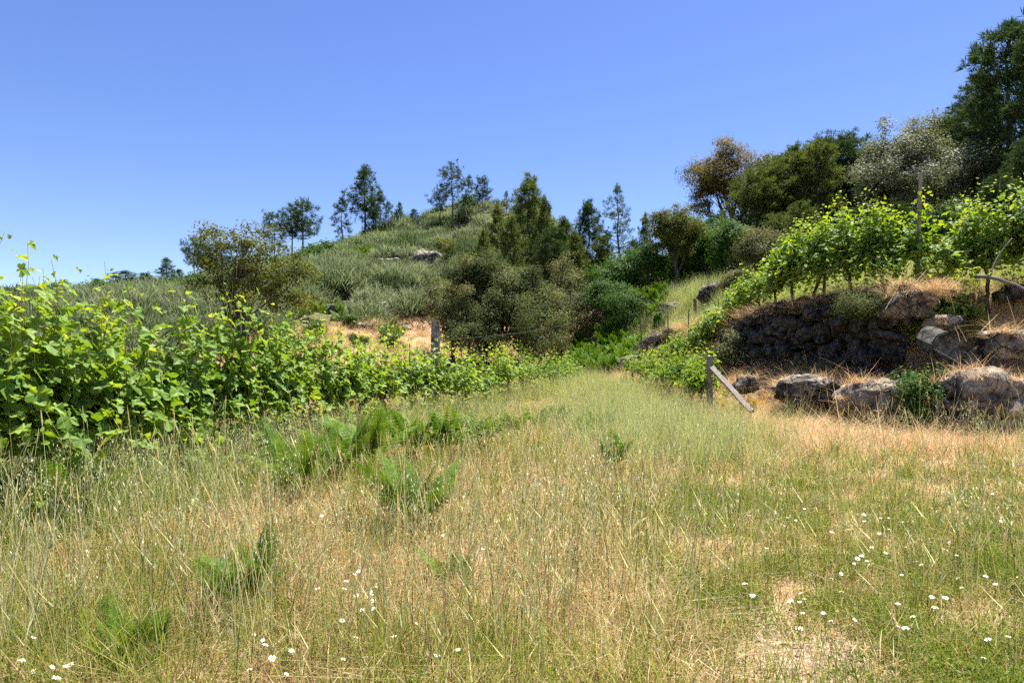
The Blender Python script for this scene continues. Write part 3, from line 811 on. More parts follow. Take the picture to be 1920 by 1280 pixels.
ridge_pine(880, 328, 414, 88, 'd', 'thin see-through pine right of the summit pine', 2.0, 'pine_blue')
ridge_pine(905, 332, 400, 90, 'b', 'dark pine nearest the hilltop', 2.9)
ridge_pine(950, 357, 392, 92, 'd', 'scraggy little tree on top of the hill', 1.3, 'pine_light', wide=0.9)

# pines in front of the hill and in the wood on the right
MP = {
    'm': pine(301, 9, 2.6, 1.0, 0.42, 9, 0.45, 'cone', 0.15, 6, 18, 0.04),
    'n': pine(302, 8, 2.0, 1.2, 0.40, 8, 0.45, 'tall', 0.13, 5, 18, 0.04),
    'o': pine(303, 9, 2.4, 1.5, 0.36, 7, 0.55, 'tall', 0.13, 5, 14, 0.035),
    'p': pine(304, 11, 3.2, 1.5, 0.44, 11, 0.5, 'cone', 0.2, 6, 20, 0.04),
    'q': pine(305, 10, 2.8, 1.2, 0.42, 11, 0.45, 'round', 0.18, 6, 20, 0.038),
}
MH = {'m': 9.3, 'n': 8.3, 'o': 9.3, 'p': 11.3, 'q': 10.3}
def wood_pine(u, vtop, y, p, label, rz=0.0, mat='pine', wide=1.0, group='pines in the wood on the right'):
    x = at(u, y)[0]; zg = Hs(x, y); hgt = EYE + (HOR - vtop) / FPX * y - zg
    s = hgt / MH[p]
    o = plant_tree('pine_tree', label, 'pine', x, y, MP[p], mat, 'pine_bark', group, rz, s)
    o.scale = (s * wide, s * wide, s)
wood_pine(992, 334, 62, 'm', 'big dense pine in front of the hilltop', 0.5, 'pine_light', 0.9, 'pines before the hill')
wood_pine(935, 383, 66, 'n', 'pale bushy pine left of the big dense pine', 1.5, 'pine_light', 0.75, 'pines before the hill')
wood_pine(1022, 372, 60, 'n', 'short pine leaning at the right of the big dense pine', 2.5, 'pine_light', 0.6, 'pines before the hill')
wood_pine(1060, 408, 58, 'n', 'slim pine on the right shoulder of the hill', 2.0, 'pine_light', 0.9, 'pines before the hill')
wood_pine(1099, 374, 56, 'm', 'dark upright pine right of the hill', 3.1, 'pine', 0.8, 'pines before the hill')
wood_pine(1166, 344, 54, 'o', 'tall see-through bluish pine in the middle of the gap', 0.9, 'pine_blue', 0.9, 'pines before the hill')
wood_pine(1208, 400, 58, 'n', 'narrow pine between the bluish pine and the golden tree', 4.0, 'pine_light', 0.5, 'pines before the hill')
wood_pine(1130, 470, 70, 'n', 'short distant pine in the gap', 5.0, 'pine', 0.9, 'pines before the hill')
wood_pine(1415, 318, 44, 'q', 'light green pine right of the bronze oak', 0.4, 'pine_light', 1.1)
wood_pine(1468, 290, 45, 'q', 'rounded pine second in the dense wood edge', 1.4, 'pine_light', 1.1)
wood_pine(1532, 263, 44, 'p', 'pointed pine in the middle of the wood edge', 2.4, 'pine_light', 1.05)
wood_pine(1585, 252, 47, 'q', 'dark pine left of the silvery tree', 3.4, 'pine', 1.1)
wood_pine(1640, 300, 48, 'p', 'pine half hidden behind the silvery tree', 4.4, 'pine', 0.9)
wood_pine(1500, 380, 41, 'q', 'low shaggy pine at the front of the wood edge', 5.2, 'pine_light', 0.95)
wood_pine(1805, 205, 40, 'p', 'dark pine just left of the giant pine', 0.6, 'pine', 1.0)
wood_pine(1890, 40, 33, 'p', 'giant dark pine rising out of the right picture edge', 1.9, 'pine', 1.0)
wood_pine(1965, 20, 30, 'p', 'dark pine cut by the right picture edge', 3.0, 'pine', 0.8)
wood_pine(1850, 190, 36, 'q', 'dense dark pine in front of the giant pine', 4.1, 'pine', 0.8)
wood_pine(1930, 260, 27, 'q', 'low dark pine at the right edge above the vines', 5.0, 'pine', 0.9)

for k, (u, vt, y, p, wd, mt, lab) in enumerate([
    (962, 405, 58, 'm', 0.8, 'pine_light', 'broad low pine at the left foot of the big dense pine'), (1030, 428, 54, 'q', 0.75, 'pine', 'low shaded pine at the right foot of the big dense pine'),
    (1082, 432, 52, 'n', 0.9, 'pine_light', 'bushy pine below the dark upright pine'), (1130, 440, 52, 'q', 0.7, 'pine_light', 'rounded pine left of the tall bluish pine'), (1190, 452, 50, 'q', 0.7, 'pine', 'low dark pine right under the tall bluish pine'),
    (905, 430, 62, 'n', 0.9, 'pine_light', 'small pine on the hillside above the holm oak'),
    (1440, 305, 50, 'p', 1.0, 'pine', 'dark pine in the second row behind the light green pine'), (1500, 280, 51, 'q', 1.0, 'pine_light', 'pine in the second row left of the pointed pine'), (1560, 275, 50, 'q', 1.0, 'pine', 'pine in the second row right of the pointed pine'),
    (1615, 285, 46, 'q', 1.0, 'pine_light', 'full round pine against the left of the silvery trees'), (1775, 235, 45, 'p', 1.0, 'pine', 'dark pine behind the right side of the silvery tree'), (1840, 140, 37, 'p', 0.9, 'pine', 'dark pine against the left flank of the giant pine'),
    (1345, 400, 56, 'q', 0.9, 'pine', 'shaded pine under the bronze oak'), (1465, 400, 40, 'q', 1.0, 'pine_light', 'low pine over the pale olive bush'), (1600, 390, 38, 'q', 1.0, 'pine', 'low dark pine behind the bushy terrace vine'), (1690, 380, 30, 'q', 0.9, 'pine', 'low dark pine behind the wooden pole'), (1870, 330, 26, 'q', 1.0, 'pine', 'low dark pine filling the space behind the right terrace vines')]):
    wood_pine(u, vt, y, p, lab, 0.7 * k, mt, wd, 'pines before the hill' if u < 1300 else 'pines in the wood on the right')

def btree(name, u, y, vtop, wpx, label, lmat, seed, cbf=0.3, bmat='bark', cat='tree', group=None, z=None, leafpx=None, **k):
    x = at(u, y)[0]; zg = Hs(x, y) if z is None else z
    Ht = EYE + (HOR - vtop) / FPX * y - zg; R = wpx / 2 / FPX * y
    gl = broad(seed, Ht, R, Ht * cbf, **k)
    return plant_tree(name, label, cat, x, y, gl, lmat, bmat, group, 0, 1, z=z)

# golden oak by the left vines
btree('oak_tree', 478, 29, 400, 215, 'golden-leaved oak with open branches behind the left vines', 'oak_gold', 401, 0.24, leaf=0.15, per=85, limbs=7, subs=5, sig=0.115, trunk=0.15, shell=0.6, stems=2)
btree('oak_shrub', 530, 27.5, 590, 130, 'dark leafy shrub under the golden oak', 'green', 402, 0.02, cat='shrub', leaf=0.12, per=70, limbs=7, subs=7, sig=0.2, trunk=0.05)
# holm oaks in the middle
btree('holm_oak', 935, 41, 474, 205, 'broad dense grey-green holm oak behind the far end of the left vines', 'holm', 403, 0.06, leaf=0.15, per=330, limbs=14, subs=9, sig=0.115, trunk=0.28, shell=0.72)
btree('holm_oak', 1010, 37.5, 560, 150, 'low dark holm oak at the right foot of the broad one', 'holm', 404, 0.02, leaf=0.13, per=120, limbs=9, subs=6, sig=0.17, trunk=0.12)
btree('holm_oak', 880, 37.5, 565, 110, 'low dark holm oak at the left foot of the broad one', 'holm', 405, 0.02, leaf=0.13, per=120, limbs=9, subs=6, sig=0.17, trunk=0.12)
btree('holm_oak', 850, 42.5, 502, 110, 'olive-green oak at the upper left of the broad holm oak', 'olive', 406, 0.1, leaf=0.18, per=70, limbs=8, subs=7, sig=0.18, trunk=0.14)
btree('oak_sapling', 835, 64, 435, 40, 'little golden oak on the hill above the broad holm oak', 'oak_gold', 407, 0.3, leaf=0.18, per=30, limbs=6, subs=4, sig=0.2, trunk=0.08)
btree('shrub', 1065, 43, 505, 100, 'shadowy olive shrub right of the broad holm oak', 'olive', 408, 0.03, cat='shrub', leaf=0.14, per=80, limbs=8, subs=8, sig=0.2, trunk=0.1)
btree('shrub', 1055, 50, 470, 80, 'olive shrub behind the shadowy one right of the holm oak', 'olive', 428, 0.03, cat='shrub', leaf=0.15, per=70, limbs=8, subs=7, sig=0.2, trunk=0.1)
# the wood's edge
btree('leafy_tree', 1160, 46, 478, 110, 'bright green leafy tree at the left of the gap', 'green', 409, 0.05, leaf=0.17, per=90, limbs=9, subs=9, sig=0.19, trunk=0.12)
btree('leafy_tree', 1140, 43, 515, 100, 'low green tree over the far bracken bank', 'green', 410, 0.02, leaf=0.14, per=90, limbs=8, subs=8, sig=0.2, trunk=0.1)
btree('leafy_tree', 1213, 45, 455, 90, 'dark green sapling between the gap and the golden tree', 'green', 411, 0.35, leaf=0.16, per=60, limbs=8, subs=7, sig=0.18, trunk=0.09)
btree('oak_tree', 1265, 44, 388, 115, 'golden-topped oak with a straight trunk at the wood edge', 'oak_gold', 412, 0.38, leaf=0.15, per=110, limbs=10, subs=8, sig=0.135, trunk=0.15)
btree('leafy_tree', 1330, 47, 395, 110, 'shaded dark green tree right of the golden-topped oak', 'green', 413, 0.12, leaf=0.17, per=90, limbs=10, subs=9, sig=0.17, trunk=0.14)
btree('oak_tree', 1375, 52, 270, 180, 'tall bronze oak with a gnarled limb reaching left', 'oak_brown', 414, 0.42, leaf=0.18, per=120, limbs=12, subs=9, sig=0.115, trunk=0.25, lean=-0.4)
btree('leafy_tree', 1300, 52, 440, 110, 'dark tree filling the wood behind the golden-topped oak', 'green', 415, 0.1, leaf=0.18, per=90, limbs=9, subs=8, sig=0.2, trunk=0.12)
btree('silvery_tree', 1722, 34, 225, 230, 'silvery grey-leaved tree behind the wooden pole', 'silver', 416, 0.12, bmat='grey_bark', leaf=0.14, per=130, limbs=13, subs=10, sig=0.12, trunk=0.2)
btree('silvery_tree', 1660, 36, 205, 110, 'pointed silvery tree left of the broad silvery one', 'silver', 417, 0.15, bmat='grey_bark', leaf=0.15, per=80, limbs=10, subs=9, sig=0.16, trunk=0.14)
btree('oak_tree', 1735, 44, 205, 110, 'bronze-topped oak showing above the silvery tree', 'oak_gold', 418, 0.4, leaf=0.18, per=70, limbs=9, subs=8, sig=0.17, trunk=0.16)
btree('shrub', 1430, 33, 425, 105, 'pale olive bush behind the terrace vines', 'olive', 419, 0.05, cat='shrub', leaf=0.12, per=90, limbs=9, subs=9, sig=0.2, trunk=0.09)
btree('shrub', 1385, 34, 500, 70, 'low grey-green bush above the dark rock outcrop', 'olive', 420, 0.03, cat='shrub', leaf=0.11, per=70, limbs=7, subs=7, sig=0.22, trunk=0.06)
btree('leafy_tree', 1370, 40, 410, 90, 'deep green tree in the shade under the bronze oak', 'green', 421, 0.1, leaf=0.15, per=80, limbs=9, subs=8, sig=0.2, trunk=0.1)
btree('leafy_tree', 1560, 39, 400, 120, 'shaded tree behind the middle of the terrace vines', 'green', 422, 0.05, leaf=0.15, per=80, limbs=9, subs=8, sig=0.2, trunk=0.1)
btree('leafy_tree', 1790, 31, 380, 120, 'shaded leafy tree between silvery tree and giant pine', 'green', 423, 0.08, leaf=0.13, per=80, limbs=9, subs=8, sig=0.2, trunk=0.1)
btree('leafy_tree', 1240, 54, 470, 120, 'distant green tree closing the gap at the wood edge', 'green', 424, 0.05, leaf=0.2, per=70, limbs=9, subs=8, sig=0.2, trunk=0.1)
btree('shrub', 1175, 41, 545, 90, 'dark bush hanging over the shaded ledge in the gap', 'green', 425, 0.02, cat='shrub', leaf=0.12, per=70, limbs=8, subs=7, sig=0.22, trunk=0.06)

# small shrubs on the dry terrace and banks
for k, (u, y, vt, w, lab, mt) in enumerate([
    (672, 38, 622, 34, 'small round bush on the dry terrace', 'green'), (728, 39, 612, 44, 'spreading green bush right of the round bush on the dry terrace', 'green'),
    (655, 44, 588, 34, 'green bush beside the white rocks', 'green'), (590, 40, 600, 50, 'dark bush at the left end of the dry terrace', 'green'),
    (1270, 30, 625, 60, 'low bramble on the bank behind the lower right vines', 'olive'), (1370, 21.5, 610, 70, 'bramble at the left end of the stone wall', 'olive'),
    (1235, 37, 570, 26, 'small bush on the pale ledge in the far bank', 'green'), (1330, 24, 648, 40, 'bramble below the terrace edge behind the post', 'olive')]):
    btree('shrub', u, y, vt, w, lab, mt, 450 + k, 0.02, cat='shrub', leaf=0.09, per=45, limbs=7, subs=6, sig=0.24, trunk=0.03)
x_, y_ = at(1610, 15.4)
plant_tree('ivy_bush', 'dark ivy-like bush draped over the top of the stone wall', 'shrub', 8.35, 15.95, broad(460, 0.75, 0.75, 0.0, 0.055, per=120, limbs=8, subs=7, sig=0.24, trunk=0.02), 'holm', z=2.65)
plant_tree('bramble', 'fresh green bramble in front of the tilted slab', 'shrub', at(1735, 13.0)[0], 13.0, broad(461, 1.35, 0.55, 0.0, 0.085, per=38, limbs=8, subs=6, sig=0.24, trunk=0.015), 'green', z=0.25)

# ------------------------------------------------------------------ vines
def vine_leaf_template(seed):
    rg = rng_(seed)
    # palmate outline: angle (deg from the tip axis), radius
    ol = [(180, 0.10), (158, 0.42), (132, 0.60), (112, 0.46), (92, 0.74), (72, 0.80), (52, 0.55), (34, 0.82), (14, 0.92), (0, 1.08)]
    pts = [(a, r) for a, r in ol] + [(-a, r) for a, r in ol[-2:0:-1]]
    pts = [(math.radians(a), r * rg.uniform(0.9, 1.1)) for a, r in pts]
    V = [(0.0, 0.0, 0.0)] + [(0.5 * r * math.cos(a) , 0.5 * r * math.sin(a), 0.10 * abs(math.sin(a)) * r - 0.13 * r * r + 0.05 * rg.normal()) for a, r in pts]
    V = np.array(V); V[0, 2] = -0.04
    n = len(pts)
    T = np.array([(0, 1 + i, 1 + (i + 1) % n) for i in range(n)])
    return V, T
VL = [vine_leaf_template(700 + k) for k in range(5)]
def coarse_leaf(seed):
    rg = rng_(seed)
    pts = [(math.radians(a), r * rg.uniform(0.9, 1.1)) for a, r in ((180, .15), (130, .6), (95, .6), (70, .8), (40, .6), (0, 1.05), (-40, .6), (-70, .8), (-95, .6), (-130, .6))]
    V = np.array([(0, 0, -0.04)] + [(0.5 * r * math.cos(a), 0.5 * r * math.sin(a), 0.1 * abs(math.sin(a)) * r - 0.12 * r * r) for a, r in pts])
    n = len(pts)
    return V, np.array([(0, 1 + i, 1 + (i + 1) % n) for i in range(n)])
VC = [coarse_leaf(720 + k) for k in range(3)]
leaf_meshes = []
for k in range(5):
    for tv in (0.2, 0.4, 0.55, 0.8):
        leaf_meshes.append(mk_mesh('leaf', VL[k][0], VL[k][1], M['vine'], np.full(len(VL[k][0]), tv)))

def vine_plan(seed, axis_dir, Hc, Hb, span, thick, nshoot, leaf, dens, tall=3, hang=1.0):
    """wood, shoots and leaf placements of one vine (local coordinates, base at origin)"""
    rg = rng_(seed)
    ax = np.array([axis_dir[0], axis_dir[1], 0.0]); ax /= np.linalg.norm(ax); nr = np.array([-ax[1], ax[0], 0])
    wood = Geo(); sh = Geo(); arms = []
    head = np.array([0, 0, Hb]) + ax * rg.normal() * 0.12 + nr * rg.normal() * 0.05
    tp = bez(np.array([0, 0, -0.15]), np.array([0, 0, Hb * 0.5]) + ax * rg.normal() * 0.28 + nr * rg.normal() * 0.1, head, 8)
    tp[1:-1] += rg.normal(size=(6, 3)) * 0.018
    wood.tube(tp, np.array([0.06, 0.05, 0.043, 0.04, 0.042, 0.038, 0.04, 0.044]), 7)
    starts = []
    for sg in (-1, 1):
        e = head + ax * sg * span * rg.uniform(0.4, 0.55) + np.array([0, 0, rg.uniform(0.0, 0.2)])
        arm = bez(head, head + ax * sg * span * 0.2 + np.array([0, 0, 0.14]), e, 6); arm[1:-1] += rg.normal(size=(4, 3)) * 0.02
        ag = Geo(); ag.tube(arm, np.linspace(0.03, 0.014, 6), 6); arms.append(ag)
        for k in range(nshoot // 2):
            starts.append(arm[rg.integers(0, 6)])
    pos = []; nor = []; size = []; tint = []
    for k, s0 in enumerate(starts):
        up = k < tall
        side = rg.choice([-1, 1]); kind = rg.random()
        hgt = (Hc - s0[2]) * (rg.uniform(1.0, 1.22) if up else rg.uniform(0.45, 1.0))
        out = nr * side * thick * rg.uniform(0.2, 1.0) + ax * rg.normal() * span * 0.28
        if not up and kind < 0.5:      # arching over and hanging
            mid = s0 + out * 0.6 + np.array([0, 0, hgt * 0.9]); e = s0 + out * 1.35 + np.array([0, 0, -rg.uniform(0.25, 1.0) * Hb * hang])
        else:
            mid = s0 + out * 0.8 + np.array([0, 0, hgt * 0.45]); e = s0 + out * 0.55 + np.array([0, 0, hgt])
            if up: e = e + nr * rg.normal() * 0.08 + ax * rg.normal() * 0.22
        n = 10; sp = bez(s0, mid, e, n); sp[2:] += np.cumsum(rg.normal(size=(n - 2, 3)) * 0.012, 0)
        ln = np.linalg.norm(np.diff(sp, axis=0), axis=1).sum()
        sh.tube(sp, np.linspace(0.0055, 0.0018, n), 4, np.linspace(0, 1, n).repeat(4), cap=False)
        m = max(5, int(ln / 0.062 * dens))
        for j in range(m):
            f = (j + rg.random()) / m
            if f < 0.06: continue
            q = np.array([np.interp(f, np.linspace(0, 1, n), sp[:, i]) for i in range(3)])
            a = rg.uniform(0, 6.28); pl = rg.uniform(0.4, 1.0) * leaf
            q = q + np.array([math.cos(a) * pl, math.sin(a) * pl, rg.uniform(-0.3, 0.25) * leaf])
            shrink = 1.0 - 0.68 * max(0, (f - 0.72) / 0.28) if (up or kind >= 0.5) else 1.0 - 0.5 * max(0, (f - 0.8) / 0.2)
            pos.append(q); size.append(leaf * shrink * rg.uniform(0.65, 1.2))
            o2 = np.array([q[0] - head[0] * 0.6, q[1] - head[1] * 0.6, 0]); o2 = nr * np.sign(o2 @ nr + 1e-6) * rg.uniform(0.1, 0.9)
            nor.append(o2 * 0.8 + np.array([0, 0, rg.uniform(0.45, 1.1)]) + rg.normal(size=3) * 0.33)
            tint.append(np.clip(0.27 + 0.42 * max(0, f - 0.55) / 0.45 * (1.3 if up else 0.8) + rg.normal() * 0.18, 0, 1))
        if up:      # tendrils at the tip
            for j in range(2):
                q = sp[-2 - j]; d = nrm(rg.normal(size=3) + np.array([0, 0, 0.4])) * 0.16
                sh.tube(bez(q, q + d * 0.6 + np.array([0, 0, 0.05]), q + d + rg.normal(size=3) * 0.05, 5), 0.0014, 3, 0.9, cap=False)
    wood.arms = arms
    return wood, sh, np.array(pos), nrm(np.array(nor)), np.array(size), np.array(tint), rg

def leaf_frames(nor, rg):
    # leaf axis hangs down and outwards
    dn = np.array([0, 0, -1.0]) + rg.normal(size=nor.shape) * 0.6
    X = nrm(dn - nor * (dn * nor).sum(1, keepdims=True)); Y = np.cross(nor, X)
    return X, Y

def leaf_cloud(pos, X, Y, Z, size, tint, tm):
    Vs, Ts, ts, n = [], [], [], 0
    k = np.arange(len(pos)) % len(tm)
    for q in range(len(tm)):
        s = k == q
        if not s.any(): continue
        V, T, t = instance_arrays(tm[q][0], tm[q][1], pos[s], X[s], Y[s], Z[s], size[s], tint[s])
        Vs.append(V); Ts.append(T + n); ts.append(t); n += len(V)
    return np.vstack(Vs), np.vstack(Ts), np.concatenate(ts)

def vine(x, y, z, axis_dir, label, group, seed, Hc=1.9, Hb=0.8, span=1.25, thick=0.38, nshoot=22, leaf=0.125, dens=1.0, nparts=0, tall=3, hang=1.0):
    wood, sh, pos, nor, size, tint, rg = vine_plan(seed, axis_dir, Hc, Hb, span, thick, nshoot, leaf, dens, tall, hang)
    X, Y = leaf_frames(nor, rg)
    o = empty('grape_vine', (x, y, z), 0, label, 'vine', group)
    tr = link('trunk', wood.mesh('trunk', M['vine_wood'], True), o)
    for ag in wood.arms: link('arm', ag.mesh('arm', M['vine_wood'], True), tr)
    tag(link('shoots', sh.mesh('shoots', M['shoot'], True), o), kind='stuff')
    part = np.zeros(len(pos), bool)
    if nparts:
        # the leaves on the camera's side show largest
        cd = nrm(np.array([-x, -y, 1.2 - z + 0.4]))
        score = (pos @ cd) + 0.9 * size + rg.normal(size=len(pos)) * 0.10
        part[np.argsort(-score)[:nparts]] = True
        for i in np.nonzero(part)[0]:
            tl = 0 if tint[i] < 0.3 else 1 if tint[i] < 0.48 else 2 if tint[i] < 0.66 else 3
            R = Matrix(((X[i][0], Y[i][0], nor[i][0]), (X[i][1], Y[i][1], nor[i][1]), (X[i][2], Y[i][2], nor[i][2])))
            link('leaf', leaf_meshes[rg.integers(5) * 4 + tl], o, pos[i], R.to_euler(), float(size[i]))
    r = ~part
    V, T, t = leaf_cloud(pos[r], X[r], Y[r], nor[r], size[r], tint[r], VL if y < 12 else VC)
    tag(link('foliage', mk_mesh('foliage', V, T, M['vine'], t), o), kind='stuff')
    return o

def polyline_points(P, step, start=0.0):
    P = np.array(P, float); L_ = np.concatenate([[0], np.cumsum(np.linalg.norm(np.diff(P, axis=0), axis=1))])
    s = np.arange(start, L_[-1], step)
    xy = np.stack([np.interp(s, L_, P[:, 0]), np.interp(s, L_, P[:, 1])], -1)
    xy2 = np.stack([np.interp(s + 0.1, L_, P[:, 0]), np.interp(s + 0.1, L_, P[:, 1])], -1); xy1 = np.stack([np.interp(s - 0.1, L_, P[:, 0]), np.interp(s - 0.1, L_, P[:, 1])], -1)
    return xy, xy2 - xy1

ROW1 = [(-4.05, 3.3), (-3.95, 5.0), (-3.75, 7.0), (-3.35, 9.6), (-2.75, 12.5), (-1.9, 15.8), (0.1, 22), (2.7, 30)]
left_labels = ['leafy vine cut by the left picture edge', 'big-leaved vine with a tall shoot near the left edge', 'vine with a dark forked trunk left of centre in the near row',
               'vine with hanging yellow-green shoots in the near row', 'vine with a curved bare trunk at the end of the near clump', 'vine just right of the gap in the left row', 'vine second right of the gap in the left row',
               'vine third right of the gap in the left row', 'vine fourth right of the gap in the left row', 'vine just left of the granite post', 'vine at the foot of the granite post']
ORD = ['first', 'second', 'third', 'fourth', 'fifth', 'sixth', 'seventh', 'eighth', 'ninth', 'tenth', 'eleventh', 'twelfth', 'thirteenth', 'fourteenth', 'fifteenth']
pts, dirs = polyline_points(ROW1, 1.22, 0.55)
for k, ((x, y), d) in enumerate(zip(pts, dirs)):
    near = y < 9.2
    lab = left_labels[k] if k < len(left_labels) else ORD[k - len(left_labels)] + ' vine beyond the granite post in the left row'
    if near: kw = dict(Hc=2.16 + 0.08 * math.sin(k * 2.1), Hb=0.85, nshoot=52, leaf=0.205, dens=1.1, nparts=210, tall=5, thick=0.5)
    elif y < 16: kw = dict(Hc=1.95, Hb=0.7, nshoot=50, leaf=0.19, dens=1.0, nparts=90 if y < 14 else 0, tall=4, thick=0.46)
    elif y < 22: kw = dict(Hc=1.85, Hb=0.6, nshoot=44, leaf=0.165, dens=0.95, tall=3, thick=0.45)
    else: kw = dict(Hc=1.7, Hb=0.5, nshoot=36, leaf=0.165, dens=0.8, tall=2, thick=0.45)
    vine(x, y, Hs(x, y) - (0.12 if near else 0.0), d, lab, 'vines of the left row', 800 + k, **kw)

ROW2 = [(5.0, 17.9), (5.15, 21), (5.1, 25), (5.0, 28.5)]
lab2 = ['vine tied to the braced post at the front of the lower right row', 'second vine behind the braced post', 'third vine behind the braced post']
pts, dirs = polyline_points(ROW2, 1.25, 0.1)
for k, ((x, y), d) in enumerate(zip(pts, dirs)):
    vine(x, y, Hs(x, y), d, lab2[k] if k < 3 else ORD[k] + ' vine behind the braced post in the lower right row', 'vines of the lower right row', 840 + k, Hc=1.85 - 0.03 * k, Hb=0.6, nshoot=48 if k < 3 else 34, leaf=0.165, dens=1.1 if k < 3 else 0.9, tall=3, thick=0.5, nparts=70 if k == 0 else 0)

ROW3 = [(12.2, 15.3), (10.7, 15.8), (9.5, 15.9), (8.8, 16.9), (8.35, 18.8), (8.0, 21.5), (7.7, 24.0), (7.3, 26.5), (6.6, 29.5)]
lab3 = ['tall terrace vine cut by the right picture edge', 'terrace vine second from the right edge above the straw bank', 'terrace vine just right of the wooden pole', 'bushy terrace vine just left of the wooden pole',
        'terrace vine with thick dark trunk above the right half of the wall', 'terrace vine above the middle of the wall', 'terrace vine above the left half of the wall', 'terrace vine above the left end of the wall']
pts, dirs = polyline_points(ROW3, 1.12, 0.2)
for k, ((x, y), d) in enumerate(zip(pts, dirs)):
    big = y < 20.5
    vine(x, y, Hs(x, y), d, lab3[k] if k < len(lab3) else ORD[k - len(lab3)] + ' small terrace vine beyond the left end of the stone wall', 'vines on the upper terrace', 870 + k,
         Hc=((2.75 if k < 3 else 2.5) if big else 1.9 if y < 25 else 1.3), Hb=(0.95 if big else 0.7 if y < 25 else 0.5), nshoot=80 if big else 50, leaf=0.215, dens=1.3 if big else 1.0, tall=6, thick=0.6, span=1.5, hang=0.75, nparts=80 if y < 17 else 0)

# ------------------------------------------------------------------ posts, stakes, wires
def post_mesh(w, d, h, taper=0.9, seed=0, mat='weathered', rough=0.01, segs=8, round_=False):
    rg = rng_(seed)
    g = Geo(); sides = 10 if round_ else 12
    if round_:
        P = np.stack([np.cumsum(rg.normal(size=segs) * rough), np.cumsum(rg.normal(size=segs) * rough), np.linspace(-0.2, h, segs)], -1)
        g.tube(P, np.linspace(w / 2, w / 2 * taper, segs), sides)
    else:
        an = np.linspace(0, 2 * np.pi, sides, endpoint=False) + 0.26
        sq = np.stack([np.sign(np.cos(an)) * np.abs(np.cos(an)) ** 0.35 * w / 2, np.sign(np.sin(an)) * np.abs(np.sin(an)) ** 0.35 * d / 2], -1)
        V = []; T = []
        for i, t in enumerate(np.linspace(0, 1, segs)):
            k = 1 - (1 - taper) * t
            V.append(np.concatenate([sq * k + rg.normal(size=sq.shape) * rough, np.full((sides, 1), -0.25 + t * (h + 0.25)) + (rg.normal(size=(sides, 1)) * rough if i == segs - 1 else 0)], 1))
        V = np.vstack(V)
        for i in range(segs - 1):
            for k in range(sides):
                a = i * sides + k; b = i * sides + (k + 1) % sides
                T += [(a, b, b + sides), (a, b + sides, a + sides)]
        V = np.vstack([V, [[0, 0, h + 0.01]]]); c = len(V) - 1
        for k in range(sides): T.append((c, (segs - 1) * sides + k, (segs - 1) * sides + (k + 1) % sides))
        g.add(V, T)
    return g.mesh('post', M[mat])

def post(name, u, y, vtop, label, w, d, mat, seed, tilt=(0, 0), cat='post', group=None, x=None, round_=False, rough=0.006, taper=0.92):
    px = at(u, y)[0] if x is None else x
    z = Hs(px, y); h = EYE + (HOR - vtop) / FPX * y - z
    o = link(name, post_mesh(w, d, h, taper, seed, mat, rough, round_=round_), None, (px, y, z), (tilt[0], tilt[1], 0.3))
    return tag(o, label, cat, group)

post('granite_post', 815, 16.6, 603, 'square pinkish granite post at the left vine row', 0.21, 0.2, 'hewn', 1, (0, 0.01), rough=0.008)
post('brace_post', 1331, 17.4, 668, 'upright grey wooden post ending the lower right vine row', 0.13, 0.12, 'weathered', 2, (0, 0.0), rough=0.005)
a = Vector(at(1335, 17.1, 690)); b = Vector(at(1410, 15.5, 772))
g = Geo(); dv = np.array(b - a); ln_ = np.linalg.norm(dv); dv /= ln_; s1 = nrm(np.cross(dv, [0, 1, 0])); s2 = np.cross(dv, s1)
Vb = []
for q in np.linspace(0, ln_, 6):
    for (p1, p2) in ((-1, -1), (1, -1), (1, 1), (-1, 1)):
        Vb.append(dv * q + s1 * p1 * 0.055 + s2 * p2 * 0.05 + rng_(int(q * 91)).normal(size=3) * 0.004)
Tb = []
for q in range(5):
    for k in range(4):
        i0 = q * 4 + k; i1 = q * 4 + (k + 1) % 4
        Tb += [(i0, i1, i1 + 4), (i0, i1 + 4, i0 + 4)]
Tb += [(0, 2, 1), (0, 3, 2), (20, 21, 22), (20, 22, 23)]
g.add(Vb, Tb)
tag(link('brace_beam', g.mesh('brace', M['weathered']), None, a), 'grey wooden beam slanting from the end post down to the rocks', 'post')
post('vine_pole', 1719, 16.0, 322, 'tall crooked wooden pole among the terrace vines', 0.115, 0.1, 'weathered', 3, (0.0, 0.045), 'pole', round_=True, rough=0.018, taper=0.7)
for k, (u, y, vt, lab, w) in enumerate([(1207, 29, 590, 'thin leaning stake farthest left on the far bank', 0.05), (1251, 27.5, 584, 'thin stake second from left on the far bank', 0.05), (1292, 27.0, 578, 'short stake between the small terrace vines', 0.05),
                                     (1348, 25.5, 562, 'thin stake right of the crooked small terrace vine', 0.06), (1304, 30, 560, 'thick short dark stump post under the wood edge', 0.16), (988, 24.5, 668, 'pale thin stake near the far end of the left row', 0.05), (1065, 29.5, 676, 'pale thin stake at the far end of the left row', 0.06),
                                     (617, 11.0, 640, 'dark thin stick standing in the vine right of the gap', 0.02), (766, 14.2, 644, 'dark thin stick standing left of the granite post', 0.022), (1545, 19.0, 470, 'dark stake hidden among the terrace vines over the wall', 0.09)]):
    post('stake', u, y, vt, lab, w, w, 'hewn' if 'pale' in lab else 'dark_wood', 20 + k, (0, -0.08 if k == 0 else 0.02 * math.sin(k)), 'stake', 'vineyard stakes', round_=True, rough=0.008)

